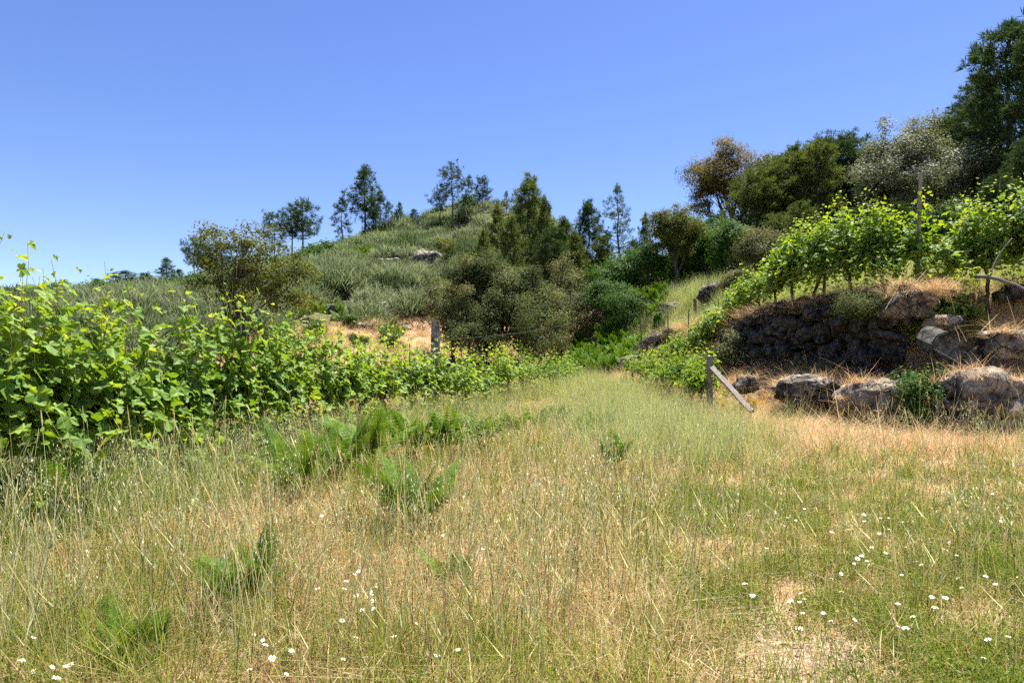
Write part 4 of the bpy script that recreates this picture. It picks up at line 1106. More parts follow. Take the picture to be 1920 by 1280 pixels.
def wire(label, pts, sag=0.05, r=0.0025):
    P = []
    for a, b in zip(pts[:-1], pts[1:]):
        for t in np.linspace(0, 1, 12)[:-1]:
            p = np.array(a) * (1 - t) + np.array(b) * t; p[2] -= sag * 4 * t * (1 - t); P.append(p)
    P.append(np.array(pts[-1])); P = np.array(P)
    g = Geo(); g.tube(P - P[0], r, 4)
    tag(link('trellis_wire', g.mesh('wire', M['wire']), None, P[0]), label, 'wire', 'trellis wires')
wire('thin wire rising right from the granite post over the far vines', [at(824, 16.6, 637), at(1070, 29.5, 606)], 0.1, 0.0018)
wire('lower thin wire from the granite post along the left row', [at(824, 16.6, 662), at(988, 24.5, 676), at(1065, 29.5, 682)], 0.05, 0.0018)
wire('wire along the left row from the edge to the granite post', [(-3.95, 4.0, 1.05), (-3.4, 9.4, 1.1), (-1.86, 16.6, 1.3)], 0.06, 0.003)
wire('wire along the terrace vines above the stone wall', [at(1395, 24.0, 572), at(1560, 18.6, 538), at(1716, 16.0, 500), (12.0, 15.0, 4.3)], 0.04, 0.003)
wire('upper wire along the terrace vines', [at(1348, 25.5, 566), at(1716, 16.0, 420), (12.0, 15.0, 5.0)], 0.04, 0.002)
wire('loose wire from the brace post back along the lower right row', [at(1331, 17.4, 690), (5.1, 23, 1.7), (5.0, 28.5, 1.6)], 0.04, 0.004)

# fallen cane and dead shrub
g = Geo()
P0 = np.array(at(1833, 14.6, 518)); P1 = np.array(at(1862, 14.3, 518)); P2 = np.array(at(1890, 14.2, 530)); P3 = np.array(at(1925, 14.0, 545))
pp = np.vstack([bez(P0, P1, P2, 8), bez(P2, (P2 + P3) / 2 + [0, 0, 0.05], P3, 6)[1:]]); g.tube(pp - P0, np.linspace(0.045, 0.022, len(pp)), 7)
pp = bez(np.array(at(1858, 14.4, 516)), np.array(at(1862, 14.5, 485)), np.array(at(1898, 14.6, 446)), 8); g.tube(pp - P0, np.linspace(0.018, 0.006, 8), 5)
tag(link('vine_cane', g.mesh('cane', M['grey_bark'], True), None, P0), 'old grey vine cane lying on the straw bank at the right', 'branch')
rg = rng_(77); g = Geo(); bx, by, bz = ground_at(607, 566)
for k in range(9):
    a = rg.uniform(0, 6.28); e = np.array([math.cos(a) * rg.uniform(0.2, 0.8), math.sin(a) * 0.4, rg.uniform(0.6, 1.3)])
    q = bez(np.zeros(3), e * 0.5 + rg.normal(size=3) * 0.15, e, 5); g.tube(q, np.linspace(0.035, 0.012, 5), 4)
    e2 = q[3] + rg.normal(size=3) * 0.25; g.tube(np.array([q[2], (q[2] + e2) / 2, e2]), np.array([0.02, 0.015, 0.008]), 4)
tag(link('dead_shrub', g.mesh('dead', M['grey_bark']), None, (bx, by, bz)), 'leafless dead shrub on the slope above the brownish rock', 'shrub')

# ------------------------------------------------------------------ ferns
def frond(seed, ln=0.75, pairs=17, fine=True):
    """bracken frond: arching stalk with toothed pinnae on both sides; lies along +X, arches in Z"""
    rg = rng_(seed); g = Geo()
    t = np.linspace(0, 1, 14); cv = rg.uniform(0.35, 0.75)
    P = np.stack([ln * (t - 0.22 * cv * t ** 3), 0.03 * np.sin(t * 3 + seed), ln * (0.72 * t - cv * 0.62 * t ** 2.2)], -1)
    g.tube(P, np.linspace(0.0045, 0.0012, 14), 4, 0.35, cap=False)
    for k in range(pairs):
        f = 0.22 + 0.76 * k / (pairs - 1); q = np.array([np.interp(f, t, P[:, i]) for i in range(3)])
        tg = nrm(np.array([np.interp(f + .03, t, P[:, i]) - np.interp(f - .03, t, P[:, i]) for i in range(3)]))
        L0 = ln * 0.34 * (1 - f) ** 0.8 * min(1, 0.5 + (f - 0.2) * 4) + 0.015
        for sg in (-1, 1):
            d = nrm(np.array([0, sg, 0]) + tg * 0.38 + np.array([0, 0, -0.12 + rg.normal() * 0.08]))
            up = nrm(np.cross(d, tg) * sg); fw = nrm(np.cross(up, d))
            ti = np.clip(0.5 + rg.normal() * 0.12 + 0.2 * (f - 0.5), 0, 1)
            w = L0 * 0.21 + 0.007
            if fine:
                m = max(3, int(L0 / 0.017)); V = []; T = []
                for j in range(m):
                    s = (j + 0.5) / m; c = q + d * L0 * s + np.array([0, 0, -0.10 * L0 * s * s]); h = w * (1 - 0.85 * s) * 1.25; b = L0 / m * 0.55
                    for s2 in (-1, 1):
                        i0 = len(V); V += [c - d * b, c + d * b, c + fw * s2 * h + d * b * 1.3]; T.append((i0, i0 + 1, i0 + 2))
                g.add(V, T, ti)
            else:
                V = [q, q + d * L0 * 0.4 + fw * w * 0.8, q + d * L0 + np.array([0, 0, -0.1 * L0]), q + d * L0 * 0.4 - fw * w * 0.8]
                g.add(V, [(0, 1, 2), (0, 2, 3)], ti)
    return g
FR = [frond(900 + k).mesh('frond', M['fern']) for k in range(4)]
FRC = [frond(910 + k, 0.75, 13, False).mesh('frond', M['fern']) for k in range(3)]
FRO = [frond(920 + k, 0.75, 13, False).mesh('frond', M['fern_orange']) for k in range(2)]

def fern(x, y, label, group, seed, size=1.0, n=8, meshes=FR, stalk=0.14, pitch=0.6):
    rg = rng_(seed); z = Hs(x, y)
    o = empty('fern', (x, y, z), 0, label, 'fern', group)
    g = Geo()
    for k in range(n):
        a = 2 * math.pi * (k + rg.uniform(0, 0.8)) / n; s = size * rg.uniform(0.65, 1.15); h = stalk * size * rg.uniform(0.5, 1.5)
        bx, by = math.cos(a) * 0.05 * size, math.sin(a) * 0.05 * size
        g.tube(np.array([(bx * .4, by * .4, -0.03), (bx, by, h)]), 0.004, 4, 0.3)
        link('frond', meshes[rg.integers(len(meshes))], o, (bx, by, h), (rg.normal() * 0.25, -rg.uniform(0.0, 1.0) * pitch - 0.25, a), s)
    link('stems', g.mesh('stems', M['fern']), o)
    return o
for k, (u, v, s, n, lab) in enumerate([
    (232, 1285, 0.40, 7, 'low spreading fern at the lower left corner'), (285, 1300, 0.32, 5, 'small fern with dark fronds right of the lower left fern'),
    (470, 1168, 0.52, 8, 'upright fern alone in the grass at left'), (775, 1005, 0.78, 9, 'tall leaning fern in the middle of the grass'), (852, 1118, 0.36, 5, 'little fern below the tall leaning one'),
    (1150, 888, 0.62, 8, 'fern beside the trodden patch right of centre'), (1125, 825, 0.7, 8, 'fern behind the one at the trodden patch'), (1085, 830, 0.55, 6, 'fern left of the pair right of centre'),
    (845, 868, 0.95, 9, 'broad fern at the foot of the left vines near centre'), (770, 872, 0.95, 9, 'fern clump left of the broad one at the vine foot'), (690, 890, 1.0, 9, 'large fern below the vines right of the gap'),
    (640, 905, 0.9, 8, 'fern below the gap in the vine row'), (905, 850, 0.8, 8, 'fern at the grass edge under the far vines'), (960, 825, 0.8, 7, 'smaller fern further along the far vines'), (1010, 815, 0.7, 7, 'fern near the far end of the left row'),
    (560, 945, 0.85, 8, 'shaded fern below the curved vine trunk'), (120, 1010, 0.8, 7, 'dark fern at the far left under the vines'), 
    (1140, 790, 0.7, 7, 'fern on the right edge of the mown strip'), (1050, 800, 0.6, 6, 'low fern on the mown strip'), (1385, 790, 0.55, 6, 'green fern behind the slanting beam')]):
    x, y, z = ground_at(u, v)
    fern(x, y, lab, 'ferns in the meadow', 930 + k, s, n + 3, FR if y < 9 else FRC)
for k, (u, v) in enumerate([(1368, 765), (1395, 760), (1420, 752)]):
    x, y, z = ground_at(u, v + 20)
    fern(x, y, ['withering orange fern right behind the end post', 'yellow-orange fern under the slanting beam', 'orange-green fern at the foot of the rock face'][k], 'ferns in the meadow', 970 + k, 0.6, 8, FRO, pitch=0.3)

# bracken bank at the far end and patches on the slopes
def scatter_where(rng, n, xr, yr, f):
    x = rng.uniform(*xr, n); y = rng.uniform(*yr, n); k = rng.uniform(0, 1, n) < f(x, y)
    return x[k], y[k]
def rand_rot(rng, n, tilt=0.1):
    return np.stack([rng.normal(size=n) * tilt, rng.normal(size=n) * tilt, rng.uniform(0, 6.28, n)], -1)
def ellipse(cx, cy, rx, ry):
    return lambda x, y: (((x - cx) / rx) ** 2 + ((y - cy) / ry) ** 2 < 1 + 0.5 * noise2(x * 0.8, y * 0.8, 5)).astype(float)
def fern_clump(seed, n=9):
    rg = rng_(seed); Vs, Ts, ts, c = [], [], [], 0
    fr = [frond(980 + k, 0.8, 11, False) for k in range(3)]
    for k in range(n):
        g = fr[rg.integers(3)]; V = np.vstack(g.V); T = np.vstack(g.T); t = np.concatenate(g.t)
        R = np.array(Euler((rg.normal() * 0.2, -0.3 - rg.uniform(0, .4), 6.28 * k / n + rg.uniform(0, .6))).to_matrix())
        V = (V * rg.uniform(0.7, 1.1)) @ R.T + np.array([0, 0, rg.uniform(0.1, 0.45)])
        Vs.append(V); Ts.append(T + c); ts.append(np.clip(t + rg.normal() * .1, 0, 1)); c += len(V)
    return mk_mesh('fern_clump', np.vstack(Vs), np.vstack(Ts), M['fern'], np.concatenate(ts))
FCL = [fern_clump(990 + k) for k in range(3)]
rg = rng_(1200)
def patch(name, label, regions, smin, smax):
    X = []; Y = []
    for (cx, cy, rx, ry, dn) in regions:
        n = int(4 * rx * ry * dn * 1.6); x, y = scatter_where(rg, n, (cx - rx * 1.3, cx + rx * 1.3), (cy - ry * 1.3, cy + ry * 1.3), ellipse(cx, cy, rx, ry)); X.append(x); Y.append(y)
    x = np.concatenate(X); y = np.concatenate(Y); n = len(x)
    s = rg.uniform(smin, smax, n)
    scatter(name, label, 'bracken', FCL, M['fern'], np.stack([x, y, H(x, y)], -1), rand_rot(rg, n), np.repeat(s[:, None], 3, 1), rg.integers(0, 3, n))
patch('bracken_bank', 'bright green bracken covering the bank at the far end of the field', [(5.5, 37.5, 1.6, 3.2, 5), (4.4, 40, 2.0, 2.5, 5), (7.2, 41, 2.2, 2.2, 3), (3.4, 38.6, 1.2, 1.2, 4)], 0.8, 1.3)
patch('bracken_slope', 'fresh green bracken patches between the brooms on the hill', [(-16, 72, 5, 3, 1.2), (-21, 76, 4, 2, 1.0), (-12.6, 44.5, 1.6, 0.9, 1.2), (-7.6, 43, 1.2, 0.7, 0.8)], 0.9, 1.5)

# ------------------------------------------------------------------ broom on the hillside
def broom_mesh(seed, tint, n=760):
    """broom bush: upright twigs starting at every height of a dome"""
    rg = rng_(seed)
    V, T, t = blades(rg, n, 0.58, 0.22, 0.35, 0.026, 0.5, 0.25, tint, 0.14, 2, tip=0.28)
    B = V.reshape(n, -1, 3); b0 = B[:, :1, :2].copy(); r = np.linalg.norm(b0, axis=2, keepdims=True)
    lump = 1 + 0.35 * noise3(np.concatenate([b0 * 4, np.full((n, 1, 1), seed * 1.7)], 2), seed)[..., None]
    B[:, :, 2:3] += rg.uniform(0, 1, (n, 1, 1)) ** 0.6 * 0.62 * np.sqrt(np.clip(1 - (r / 0.62) ** 2, 0, 1)) * lump
    B[:, :, :2] += b0 * (B[:, :, 2:3] - B[:, :1, 2:3]) * 1.1
    return mk_mesh('broom', B.reshape(-1, 3), T, M['broom'], t)
BR = [broom_mesh(1000 + k, (0.22, 0.30, 0.42, 0.50, 0.58, 0.68)[k]) for k in range(6)]
rg = rng_(1300)
n = 12500
t_ = rg.uniform(0, 1, n); y = 9 * (100 / 9) ** (t_ ** 0.7); x = rg.uniform(-1, 1, n) * (0.78 * y + 3)
zt = y - np.interp(x, FX, FY); yr = np.interp(x, RX, RY)
dens = np.where(x > -15, sstep(17, 22, zt + 2.5 * noise2(x * 0.3, y * 0.3, 65)), sstep(9, 17, zt)) * (y < yr + 1.5)
dens = np.where(x < -15, np.maximum(dens, sstep(1, 5, zt) * (y < yr + 1.5)), dens)
dens = dens * sstep(-0.35, 0.15, fbm2(x * 0.22, y * 0.22, 61, 3) + 0.22)
dens = dens * np.where((x > 9) & (y > 40), 0.25, 1.0) * np.where((np.abs(x + 16) < 5) & (np.abs(y - 72) < 3), 0.3, 1)
dens = np.maximum(dens, 0.9 * (x < np.interp(y, [8, 24], [-6.2, -8])) * (y > 8) * (y < 27) * (zt < 6))       # brooms below the near vines
for cx_, cy_, r_ in FARR:
    dens = np.where((np.abs(x - cx_) < r_ * 1.15 + 0.5) & (y > cy_ - 4.5) & (y < cy_ + 0.4), dens * 0.06, dens)
k = rg.uniform(0, 1, n) < dens
x, y = x[k], y[k]; n = len(x)
s = rg.uniform(0.7, 2.3, n) * (0.85 + 0.6 * (fbm2(x * 0.3, y * 0.3, 63, 2) + 0.4)); s = np.where(y < 27, s * 0.5, s)
scatter('broom_scrub', 'grey-green broom scrub covering the whole hillside', 'broom', BR, M['broom'], np.stack([x, y, H(x, y) - 0.05], -1), rand_rot(rg, n, 0.12), np.stack([s * 1.15, s * 1.15, s], -1), np.clip(np.round(2.5 + 4.5 * fbm2(x * 0.35, y * 0.35, 69, 3) + rg.normal(size=n) * 1.1), 0, 5).astype(int))

def bush_mesh(seed):
    rg = rng_(seed); C = nrm(rg.normal(size=(26, 3))) * np.array([0.62, 0.62, 0.5]) * rg.uniform(0.5, 1.0, (26, 1)) + np.array([0, 0, 0.42])
    ci = np.repeat(np.arange(26), 46); off = rg.normal(size=(len(ci), 3)) * 0.12; p = C[ci] + off; p[:, 2] = np.abs(p[:, 2])
    X, Y, Z = frame_from_normal(nrm(off) * 0.8 + np.array([0, 0, 0.6]) + rg.normal(size=off.shape) * 0.3, rg)
    V, T, t = instance_arrays(*LEAF_T, p, X, Y, Z, rg.uniform(0.07, 0.13, len(p)), np.clip(0.42 + rg.normal(0, .15, 26)[ci] + rg.normal(0, .1, len(p)), 0, 1))
    return mk_mesh('bush', V, T, M['green'], t)
BU = [bush_mesh(1050 + k) for k in range(4)]
rg = rng_(1310); n = 7000
t_ = rg.uniform(0, 1, n); y = 24 * (98 / 24) ** t_; x = rg.uniform(-1, 1, n) * (0.78 * y + 3)
zt = y - np.interp(x, FX, FY); yr = np.interp(x, RX, RY)
k = (rg.uniform(0, 1, n) < sstep(0.0, 0.4, fbm2(x * 0.13 + 4, y * 0.13, 67, 3)) * np.where(x > -15, sstep(19, 24, zt), sstep(7, 14, zt)) * 0.9 + 0.5 * (np.abs(y - yr) < 2) * (rg.uniform(0, 1, n) < 0.4)) & (y < yr + 1)
x, y = x[k], y[k]; n = len(x); s = rg.uniform(0.5, 1.5, n)
s = s * np.interp(y, [30, 90], [0.9, 2.0])
scatter('dark_scrub', 'darker green scrub mixed into the broom on the hill', 'scrub', BU, M['green'], np.stack([x, y, H(x, y) - 0.1], -1), rand_rot(rg, n, 0.1), np.stack([s * 1.2, s * 1.2, s], -1), rg.integers(0, 4, n))

# ------------------------------------------------------------------ meadow cover
def row1_dist(x, y):
    P = np.array(ROW1); return np.interp(y, P[:, 1], P[:, 0]) - x      # > 0: left of the row
def masks(x, y):
    d = toe_dist(x, y); r = row1_dist(x, y)
    fr = sstep(-1.35, -0.5, r) * (1 - sstep(1.6, 3.0, r)) * sstep(2, 3.5, y)            # fringe under the left vines
    soil = soil_mask(x, y); dry = dry_mask(x, y)
    path = np.exp(-((x - np.interp(y, [4, 10, 16, 24, 34], [2.4, 2.4, 2.8, 3.6, 4.0])) / np.interp(y, [4, 10, 20, 34], [0.9, 1.0, 1.5, 1.6])) ** 2) * sstep(7.5, 11, y)   # fresh green strip
    herb = sstep(0.2, 1.4, x - 0.08 * y) * (1 - sstep(7, 9.5, y))                       # low green herbs at lower right
    return d, r, fr, soil, dry, path, herb
GREY = 0
def cover(name, label, cat, protos, mat, seed, n, ylo, yhi, densf, smin, smax, far=1.6, tilt=0.12, hscale=None):
    rg = rng_(seed); x, y = spread(rg, n, ylo, yhi)
    k = rg.uniform(0, 1, n) < densf(x, y); x, y = x[k], y[k]; m = len(x)
    s = rg.uniform(smin, smax, m) * np.interp(y, [7, 34], [1.0, far])
    sz = s if hscale is None else s * hscale(x, y)
    scatter(name, label, cat, protos, mat, np.stack([x, y, H(x, y)], -1), rand_rot(rg, m, tilt), np.stack([s, s, sz], -1), rg.integers(0, len(protos), m))
    return m

def sward(name, label, mat, seed, nclump, per, ylo, yhi, densf, cr, h, hv, w, lean, bend, tint, tv, tip, segs=2, hscale=None, farw=0.0011):
    """grass blades as one mesh: tufts of blades, coarser with distance"""
    rg = rng_(seed); x, y = spread(rg, nclump, ylo, yhi, 0.9)
    k = rg.uniform(0, 1, nclump) < densf(x, y); x, y = x[k], y[k]; m = len(x)
    cs = rg.uniform(0.65, 1.35, m); ca = rg.uniform(0, 6.28, m); ct = rg.normal(0, tv, m)
    if hscale is not None: cs = cs * hscale(x, y)
    ci = np.repeat(np.arange(m), per); n = len(ci)
    f = np.interp(y, [6, 34], [1.0, 2.4])[ci]
    px = x[ci] + rg.normal(size=n) * cr * f; py = y[ci] + rg.normal(size=n) * cr * f
    B = np.stack([px, py, H(px, py) - 0.015], -1)
    hh = h * cs[ci] * (1 + hv * rg.normal(size=n)).clip(0.3, 2.0)
    la = ca[ci] + rg.normal(size=n) * 1.3; le = np.abs(rg.normal(size=n)) * lean; be = np.abs(rg.normal(size=n)) * bend
    dx = np.stack([np.cos(la), np.sin(la), 0 * la], -1); fa = rg.uniform(0, 6.28, n); sd = np.stack([np.cos(fa), np.sin(fa), 0 * fa], -1)
    ww = np.maximum(w, farw * py) * rg.uniform(0.6, 1.4, n)
    Vs = []
    for q in range(segs + 1):
        t = q / segs; out = le * t + be * t * t
        p = B + dx * (hh * out)[:, None]; p[:, 2] += hh * t * np.sqrt(np.clip(1 - np.minimum(out, 0.97) ** 2 * 0.8, 0.06, 1))
        if q < segs: Vs += [p - sd * (ww * (1 - 0.45 * t) / 2)[:, None], p + sd * (ww * (1 - 0.45 * t) / 2)[:, None]]
        else: Vs.append(p)
    kk = len(Vs); V = np.stack(Vs, 1).reshape(-1, 3); T0 = []
    for q in range(segs - 1):
        b = 2 * q; T0 += [(b, b + 1, b + 3), (b, b + 3, b + 2)]
    b = 2 * (segs - 1); T0.append((b, b + 1, b + 2))
    T = (np.array(T0)[None] + (np.arange(n) * kk)[:, None, None]).reshape(-1, 3)
    ti = np.clip(tint + ct[ci] + rg.normal(0, tv, n), 0, 1)[:, None] + tip * np.array([min(1, (q // 2) / segs) for q in range(kk)])[None]
    return tag(link(name, mk_mesh(name, V, T, M[mat], np.clip(ti, 0, 1).ravel())), label, 'grass', None, 'stuff')

TH = [clump_mesh(rng_(1400 + k), 40, 0.16, 0.20, 0.35, 0.008, 0.42, 0.40, 0.45, 0.2, 2, mat=M['thatch'], tip=0.15) for k in range(4)]
GR = [clump_mesh(rng_(1420 + k), 26, 0.14, 0.30, 0.35, 0.008, 0.28, 0.30, 0.45, 0.2, 2, mat=M['grass'], tip=0.2) for k in range(4)]
def f_thatch(x, y):
    d, r, fr, soil, dry, path, herb = masks(x, y)
    return np.clip((1 - 0.8 * soil) * (1 - 0.7 * path) * (1 - 0.2 * herb) * (1 - 0.75 * fr) * (1 - 0.85 * sstep(-0.7, -0.2, r) * (1 - sstep(1.5, 2.2, r))) * (0.75 + 0.45 * fbm2(x * 0.8, y * 0.8, 81, 3)), 0, 1) * np.where(d > -0.3, 0.0, 1) * (r < 5)
sward('dry_grass', 'tawny dry grass covering the meadow', 'thatch', 1401, 9600, 24, 2.3, 36, f_thatch, 0.055, 0.21, 0.45, 0.0042, 0.75, 0.6, 0.45, 0.17, 0.15, hscale=lambda x, y: 1 - 0.42 * masks(x, y)[6] - 0.45 * sstep(8.5, 11, y) * masks(x, y)[4])
def f_grass(x, y):
    d, r, fr, soil, dry, path, herb = masks(x, y)
    g_ = 0.40 + 1.0 * fbm2(x * 0.55, y * 0.55, 83, 3)
    g_ = np.maximum(g_, 0.9 * path); g_ = np.maximum(g_, 0.9 * fr); g_ = np.maximum(g_, 0.5 * herb)
    return np.clip(g_ * (1 - 0.9 * soil) * (1 - 0.8 * dry * (1 - path)), 0, 1) * np.where(d > -0.6, 0.0, 1) * (r < 2.5)
sward('green_grass', 'fresh green grass mixed through the dry meadow', 'grass', 1421, 9600, 16, 2.3, 36, f_grass, 0.05, 0.30, 0.35, 0.0042, 0.26, 0.3, 0.45, 0.14, 0.2, hscale=lambda x, y: 1 - 0.55 * masks(x, y)[6] + 0.1 * masks(x, y)[5] + 0.4 * masks(x, y)[2] * (masks(x, y)[1] < -0.35))

MD = [clump_mesh(rng_(1440 + k), 40, 0.16, 0.55, 0.25, 0.0040, 0.16, 0.22, 0.5, 0.2, 3, mat=M['meadow'], tip=0.3) for k in range(4)]
def f_meadow(x, y):
    d, r, fr, soil, dry, path, herb = masks(x, y)
    return np.clip(path * 1.1 + 0.10 * (1 - herb) * (1 - dry) * sstep(9, 12, y) + fr * 0.35, 0, 1) * np.where(d > -0.2, 0, 1) * (r < 1.5)
cover('meadow_grass', 'pale blue-green tall grass strip leading to the far bank', 'grass', MD, M['meadow'], 1441, 15000, 5, 35, f_meadow, 0.7, 1.2, 1.5)

HB = []
for k in range(4):       # leafy herbs: tiny leaves up a few stems
    rg = rng_(1460 + k); m = 300
    a = rg.uniform(0, 6.28, m); rr = 0.16 * np.sqrt(rg.random(m)); p = np.stack([rr * np.cos(a), rr * np.sin(a), rg.uniform(0.0, 0.17, m) * (1 - rr / 0.22)], -1)
    X, Y, Z = frame_from_normal(rg.normal(size=(m, 3)) * 0.6 + np.array([0, 0, 0.8]), rg)
    V1, T1, t1 = instance_arrays(*LEAF_Q, p, X, Y, Z, rg.uniform(0.006, 0.017, m), np.clip(rg.normal(0.5, 0.2, m), 0, 1))
    V2, T2, t2 = blades(rg, 26, 0.13, 0.17, 0.3, 0.003, 0.3, 0.2, 0.5, 0.2, 2)
    HB.append(mk_mesh('herb', np.vstack([V1, V2]), np.vstack([T1, T2 + len(V1)]), M['herb'], np.concatenate([t1, t2])))
def f_herb(x, y):
    d, r, fr, soil, dry, path, herb = masks(x, y)
    return np.clip(herb * (0.32 + 0.9 * fbm2(x * 1.1, y * 1.1, 85, 3)) + 0.07 + 0.35 * fr, 0, 1) * (1 - 0.8 * soil) * (1 - 0.8 * dry) * np.where(d > 0, 0, 1)
cover('low_herbs', 'low leafy herbs between the grass tufts', 'herbs', HB, M['herb'], 1461, 9000, 2.3, 13, f_herb, 0.7, 1.3, 1.3)

# tall single stalks
ST = []
for k in range(7):
    rg = rng_(1480 + k); g = Geo()
    for j in range(3):
        h = rg.uniform(0.55, 0.95); a = rg.uniform(0, 6.28); ln_ = rg.uniform(0.02, 0.16) * (3 if rg.random() < 0.08 else 1); b = np.array([rg.normal() * .12, rg.normal() * .12, -0.02])
        e = b + np.array([math.cos(a) * ln_, math.sin(a) * ln_, h]); P = bez(b, b + np.array([0, 0, h * 0.6]), e, 6)
        ti = rg.choice([0.15, 0.4, 0.7, 0.9]); g.tube(P, np.linspace(0.0019, 0.0011, 6), 3, ti, cap=False)
        d = nrm(P[-1] - P[-2]); hl = rg.uniform(0.05, 0.09)      # narrow ear
        g.tube(np.array([P[-1], P[-1] + d * hl * 0.3, P[-1] + d * hl * 0.7, P[-1] + d * hl]), np.array([0.0012, 0.0026, 0.002, 0.0006]), 4, min(1, ti + 0.25), cap=False)
        q = P[2]; e2 = q + np.array([math.cos(a + 2) * .08, math.sin(a + 2) * .08, 0.12]); sd_ = np.array([math.sin(a), -math.cos(a), 0]) * .003
        g.add([q - sd_, q + sd_, e2], [(0, 1, 2)], ti)
    ST.append(g.mesh('stalk', M['stalk']))
def f_stalk(x, y):
    d, r, fr, soil, dry, path, herb = masks(x, y)
    return np.clip(0.35 + 0.6 * fbm2(x * 0.7, y * 0.7, 87, 2) + 0.3 * path, 0.03, 1) * (1 - 0.7 * soil) * (1 - 0.65 * dry * (1 - path)) * (1 - 0.45 * herb) * np.where(d > 0.1, 0, 1) * (r < 1)
cover('tall_stalks', 'single tall pale grass stalks standing over the meadow', 'grass', ST, M['stalk'], 1481, 4400, 2.6, 24, f_stalk, 0.7, 1.2, 1.15, 0.1)

# wild oats: stalks with hanging spikelets
OT = []
for k in range(6):
    rg = rng_(1500 + k); g = Geo()
    for j in range(3):
        h = rg.uniform(0.6, 0.9); a = rg.uniform(0, 6.28); b = np.array([rg.normal() * .10, rg.normal() * .10, -0.02]); ln_ = rg.uniform(0.05, 0.25)
        e = b + np.array([math.cos(a) * ln_, math.sin(a) * ln_, h]); P = bez(b, b + np.array([0, 0, h * 0.65]), e, 8)
        g.tube(P, np.linspace(0.002, 0.0009, 8), 3, 0.3, cap=False)
        for q in range(11):
            f = rg.uniform(0.62, 1.0); c = np.array([np.interp(f, np.linspace(0, 1, 8), P[:, i]) for i in range(3)])
            a2 = rg.uniform(0, 6.28); o2 = np.array([math.cos(a2), math.sin(a2), 0]) * rg.uniform(0.015, 0.05); tp_ = c + o2 + np.array([0, 0, 0.012])
            dn = nrm(np.array([o2[0] * 3, o2[1] * 3, -1]) + rg.normal(size=3) * 0.3); L0 = rg.uniform(0.022, 0.034); sdv = nrm(np.cross(dn, rg.normal(size=3))) * 0.0042
            ti = rg.uniform(0.6, 1.0)
            g.add([tp_, tp_ + dn * L0 * 0.4 + sdv, tp_ + dn * L0, tp_ + dn * L0 * 0.4 - sdv], [(0, 1, 2), (0, 2, 3)], ti)
            g.add([c, c + np.array([0, 0, 0.0015]), tp_], [(0, 1, 2)], 0.4)
    OT.append(g.mesh('oat', M['oat']))
def f_oat(x, y):
    d, r, fr, soil, dry, path, herb = masks(x, y)
    return np.clip(0.95 * fr * (1 - 0.8 * sstep(-0.6, -0.2, r)) * (y > 3.2) + 0.12 + 0.25 * sstep(0.05, 0.5, fbm2(x * 0.6, y * 0.6, 89, 2)), 0, 1) * (1 - soil) * (1 - 0.6 * dry * (1 - path)) * (1 - 0.7 * herb) * np.where(d > 0.1, 0, 1) * (r < 1.2)
cover('wild_oats', 'wild oats with pale hanging spikelets along the vine foot', 'grass', OT, M['oat'], 1501, 6500, 3.0, 26, f_oat, 0.6, 0.98, 1.1, 0.08)

# straw and dead stems on the bank, rocks and terrace edge
SW = [clump_mesh(rng_(1520 + k), 46, 0.20, 0.22, 0.45, 0.007, 1.0, 0.7, 0.5, 0.22, 2, mat=M['straw']) for k in range(5)]
rg = rng_(1521); n = 34000
x = rg.uniform(3, 15, n); y = rg.uniform(10, 31, n); d = toe_dist(x, y); dm = dry_mask(x, y)
k = (rg.uniform(0, 1, n) < np.where(d > -0.8, np.where(d < 2.7, 0.85, 0.12 * (d < 4)), 0.9 * dm) * (0.55 + 0.7 * fbm2(x * .9, y * .9, 91, 3)))
x, y = x[k], y[k]; z = H(x, y)
for o in BOULD:
    Vr = np.array([v.co[:] for v in o.data.vertices]); Nr = np.array([v.normal[:] for v in o.data.vertices]); Mw = np.array(Matrix.LocRotScale(o.location, o.rotation_euler, o.scale))
    Vw = Vr @ Mw[:3, :3].T + Mw[:3, 3]
    kk = (Nr[:, 2] > 0.45) & (fbm3(Vw * 2.1, 97, 3) > 0.06); idx = np.nonzero(kk)[0]; area = o.scale.x * o.scale.y * 4
    idx = rg.choice(idx, min(len(idx), int(area * 11))) if len(idx) else idx
    x = np.append(x, Vw[idx, 0]); y = np.append(y, Vw[idx, 1]); z = np.append(z, Vw[idx, 2] - 0.03)
sw = rg.uniform(0, wl[-1], 420); wx, wy, _ = np.array([wall_pt(q) for q in sw]).T      # tufts along the wall's crest
wx = wx + 0.28 + rg.normal(size=420) * 0.12
x = np.append(x, wx); y = np.append(y, wy + rg.normal(size=420) * 0.1); z = np.append(z, 3.2 - 0.35 * sstep(wl[-1] - 1.2, wl[-1], sw) + rg.normal(size=420) * 0.07)
n = len(x); s = rg.uniform(0.6, 1.35, n)
scatter('straw', 'rusty dead straw over the bank and the apron before the boulders', 'straw', SW, M['straw'], np.stack([x, y, z], -1), rand_rot(rg, n, 0.3), np.stack([s, s, s * 0.7], -1), rg.integers(0, 5, n))
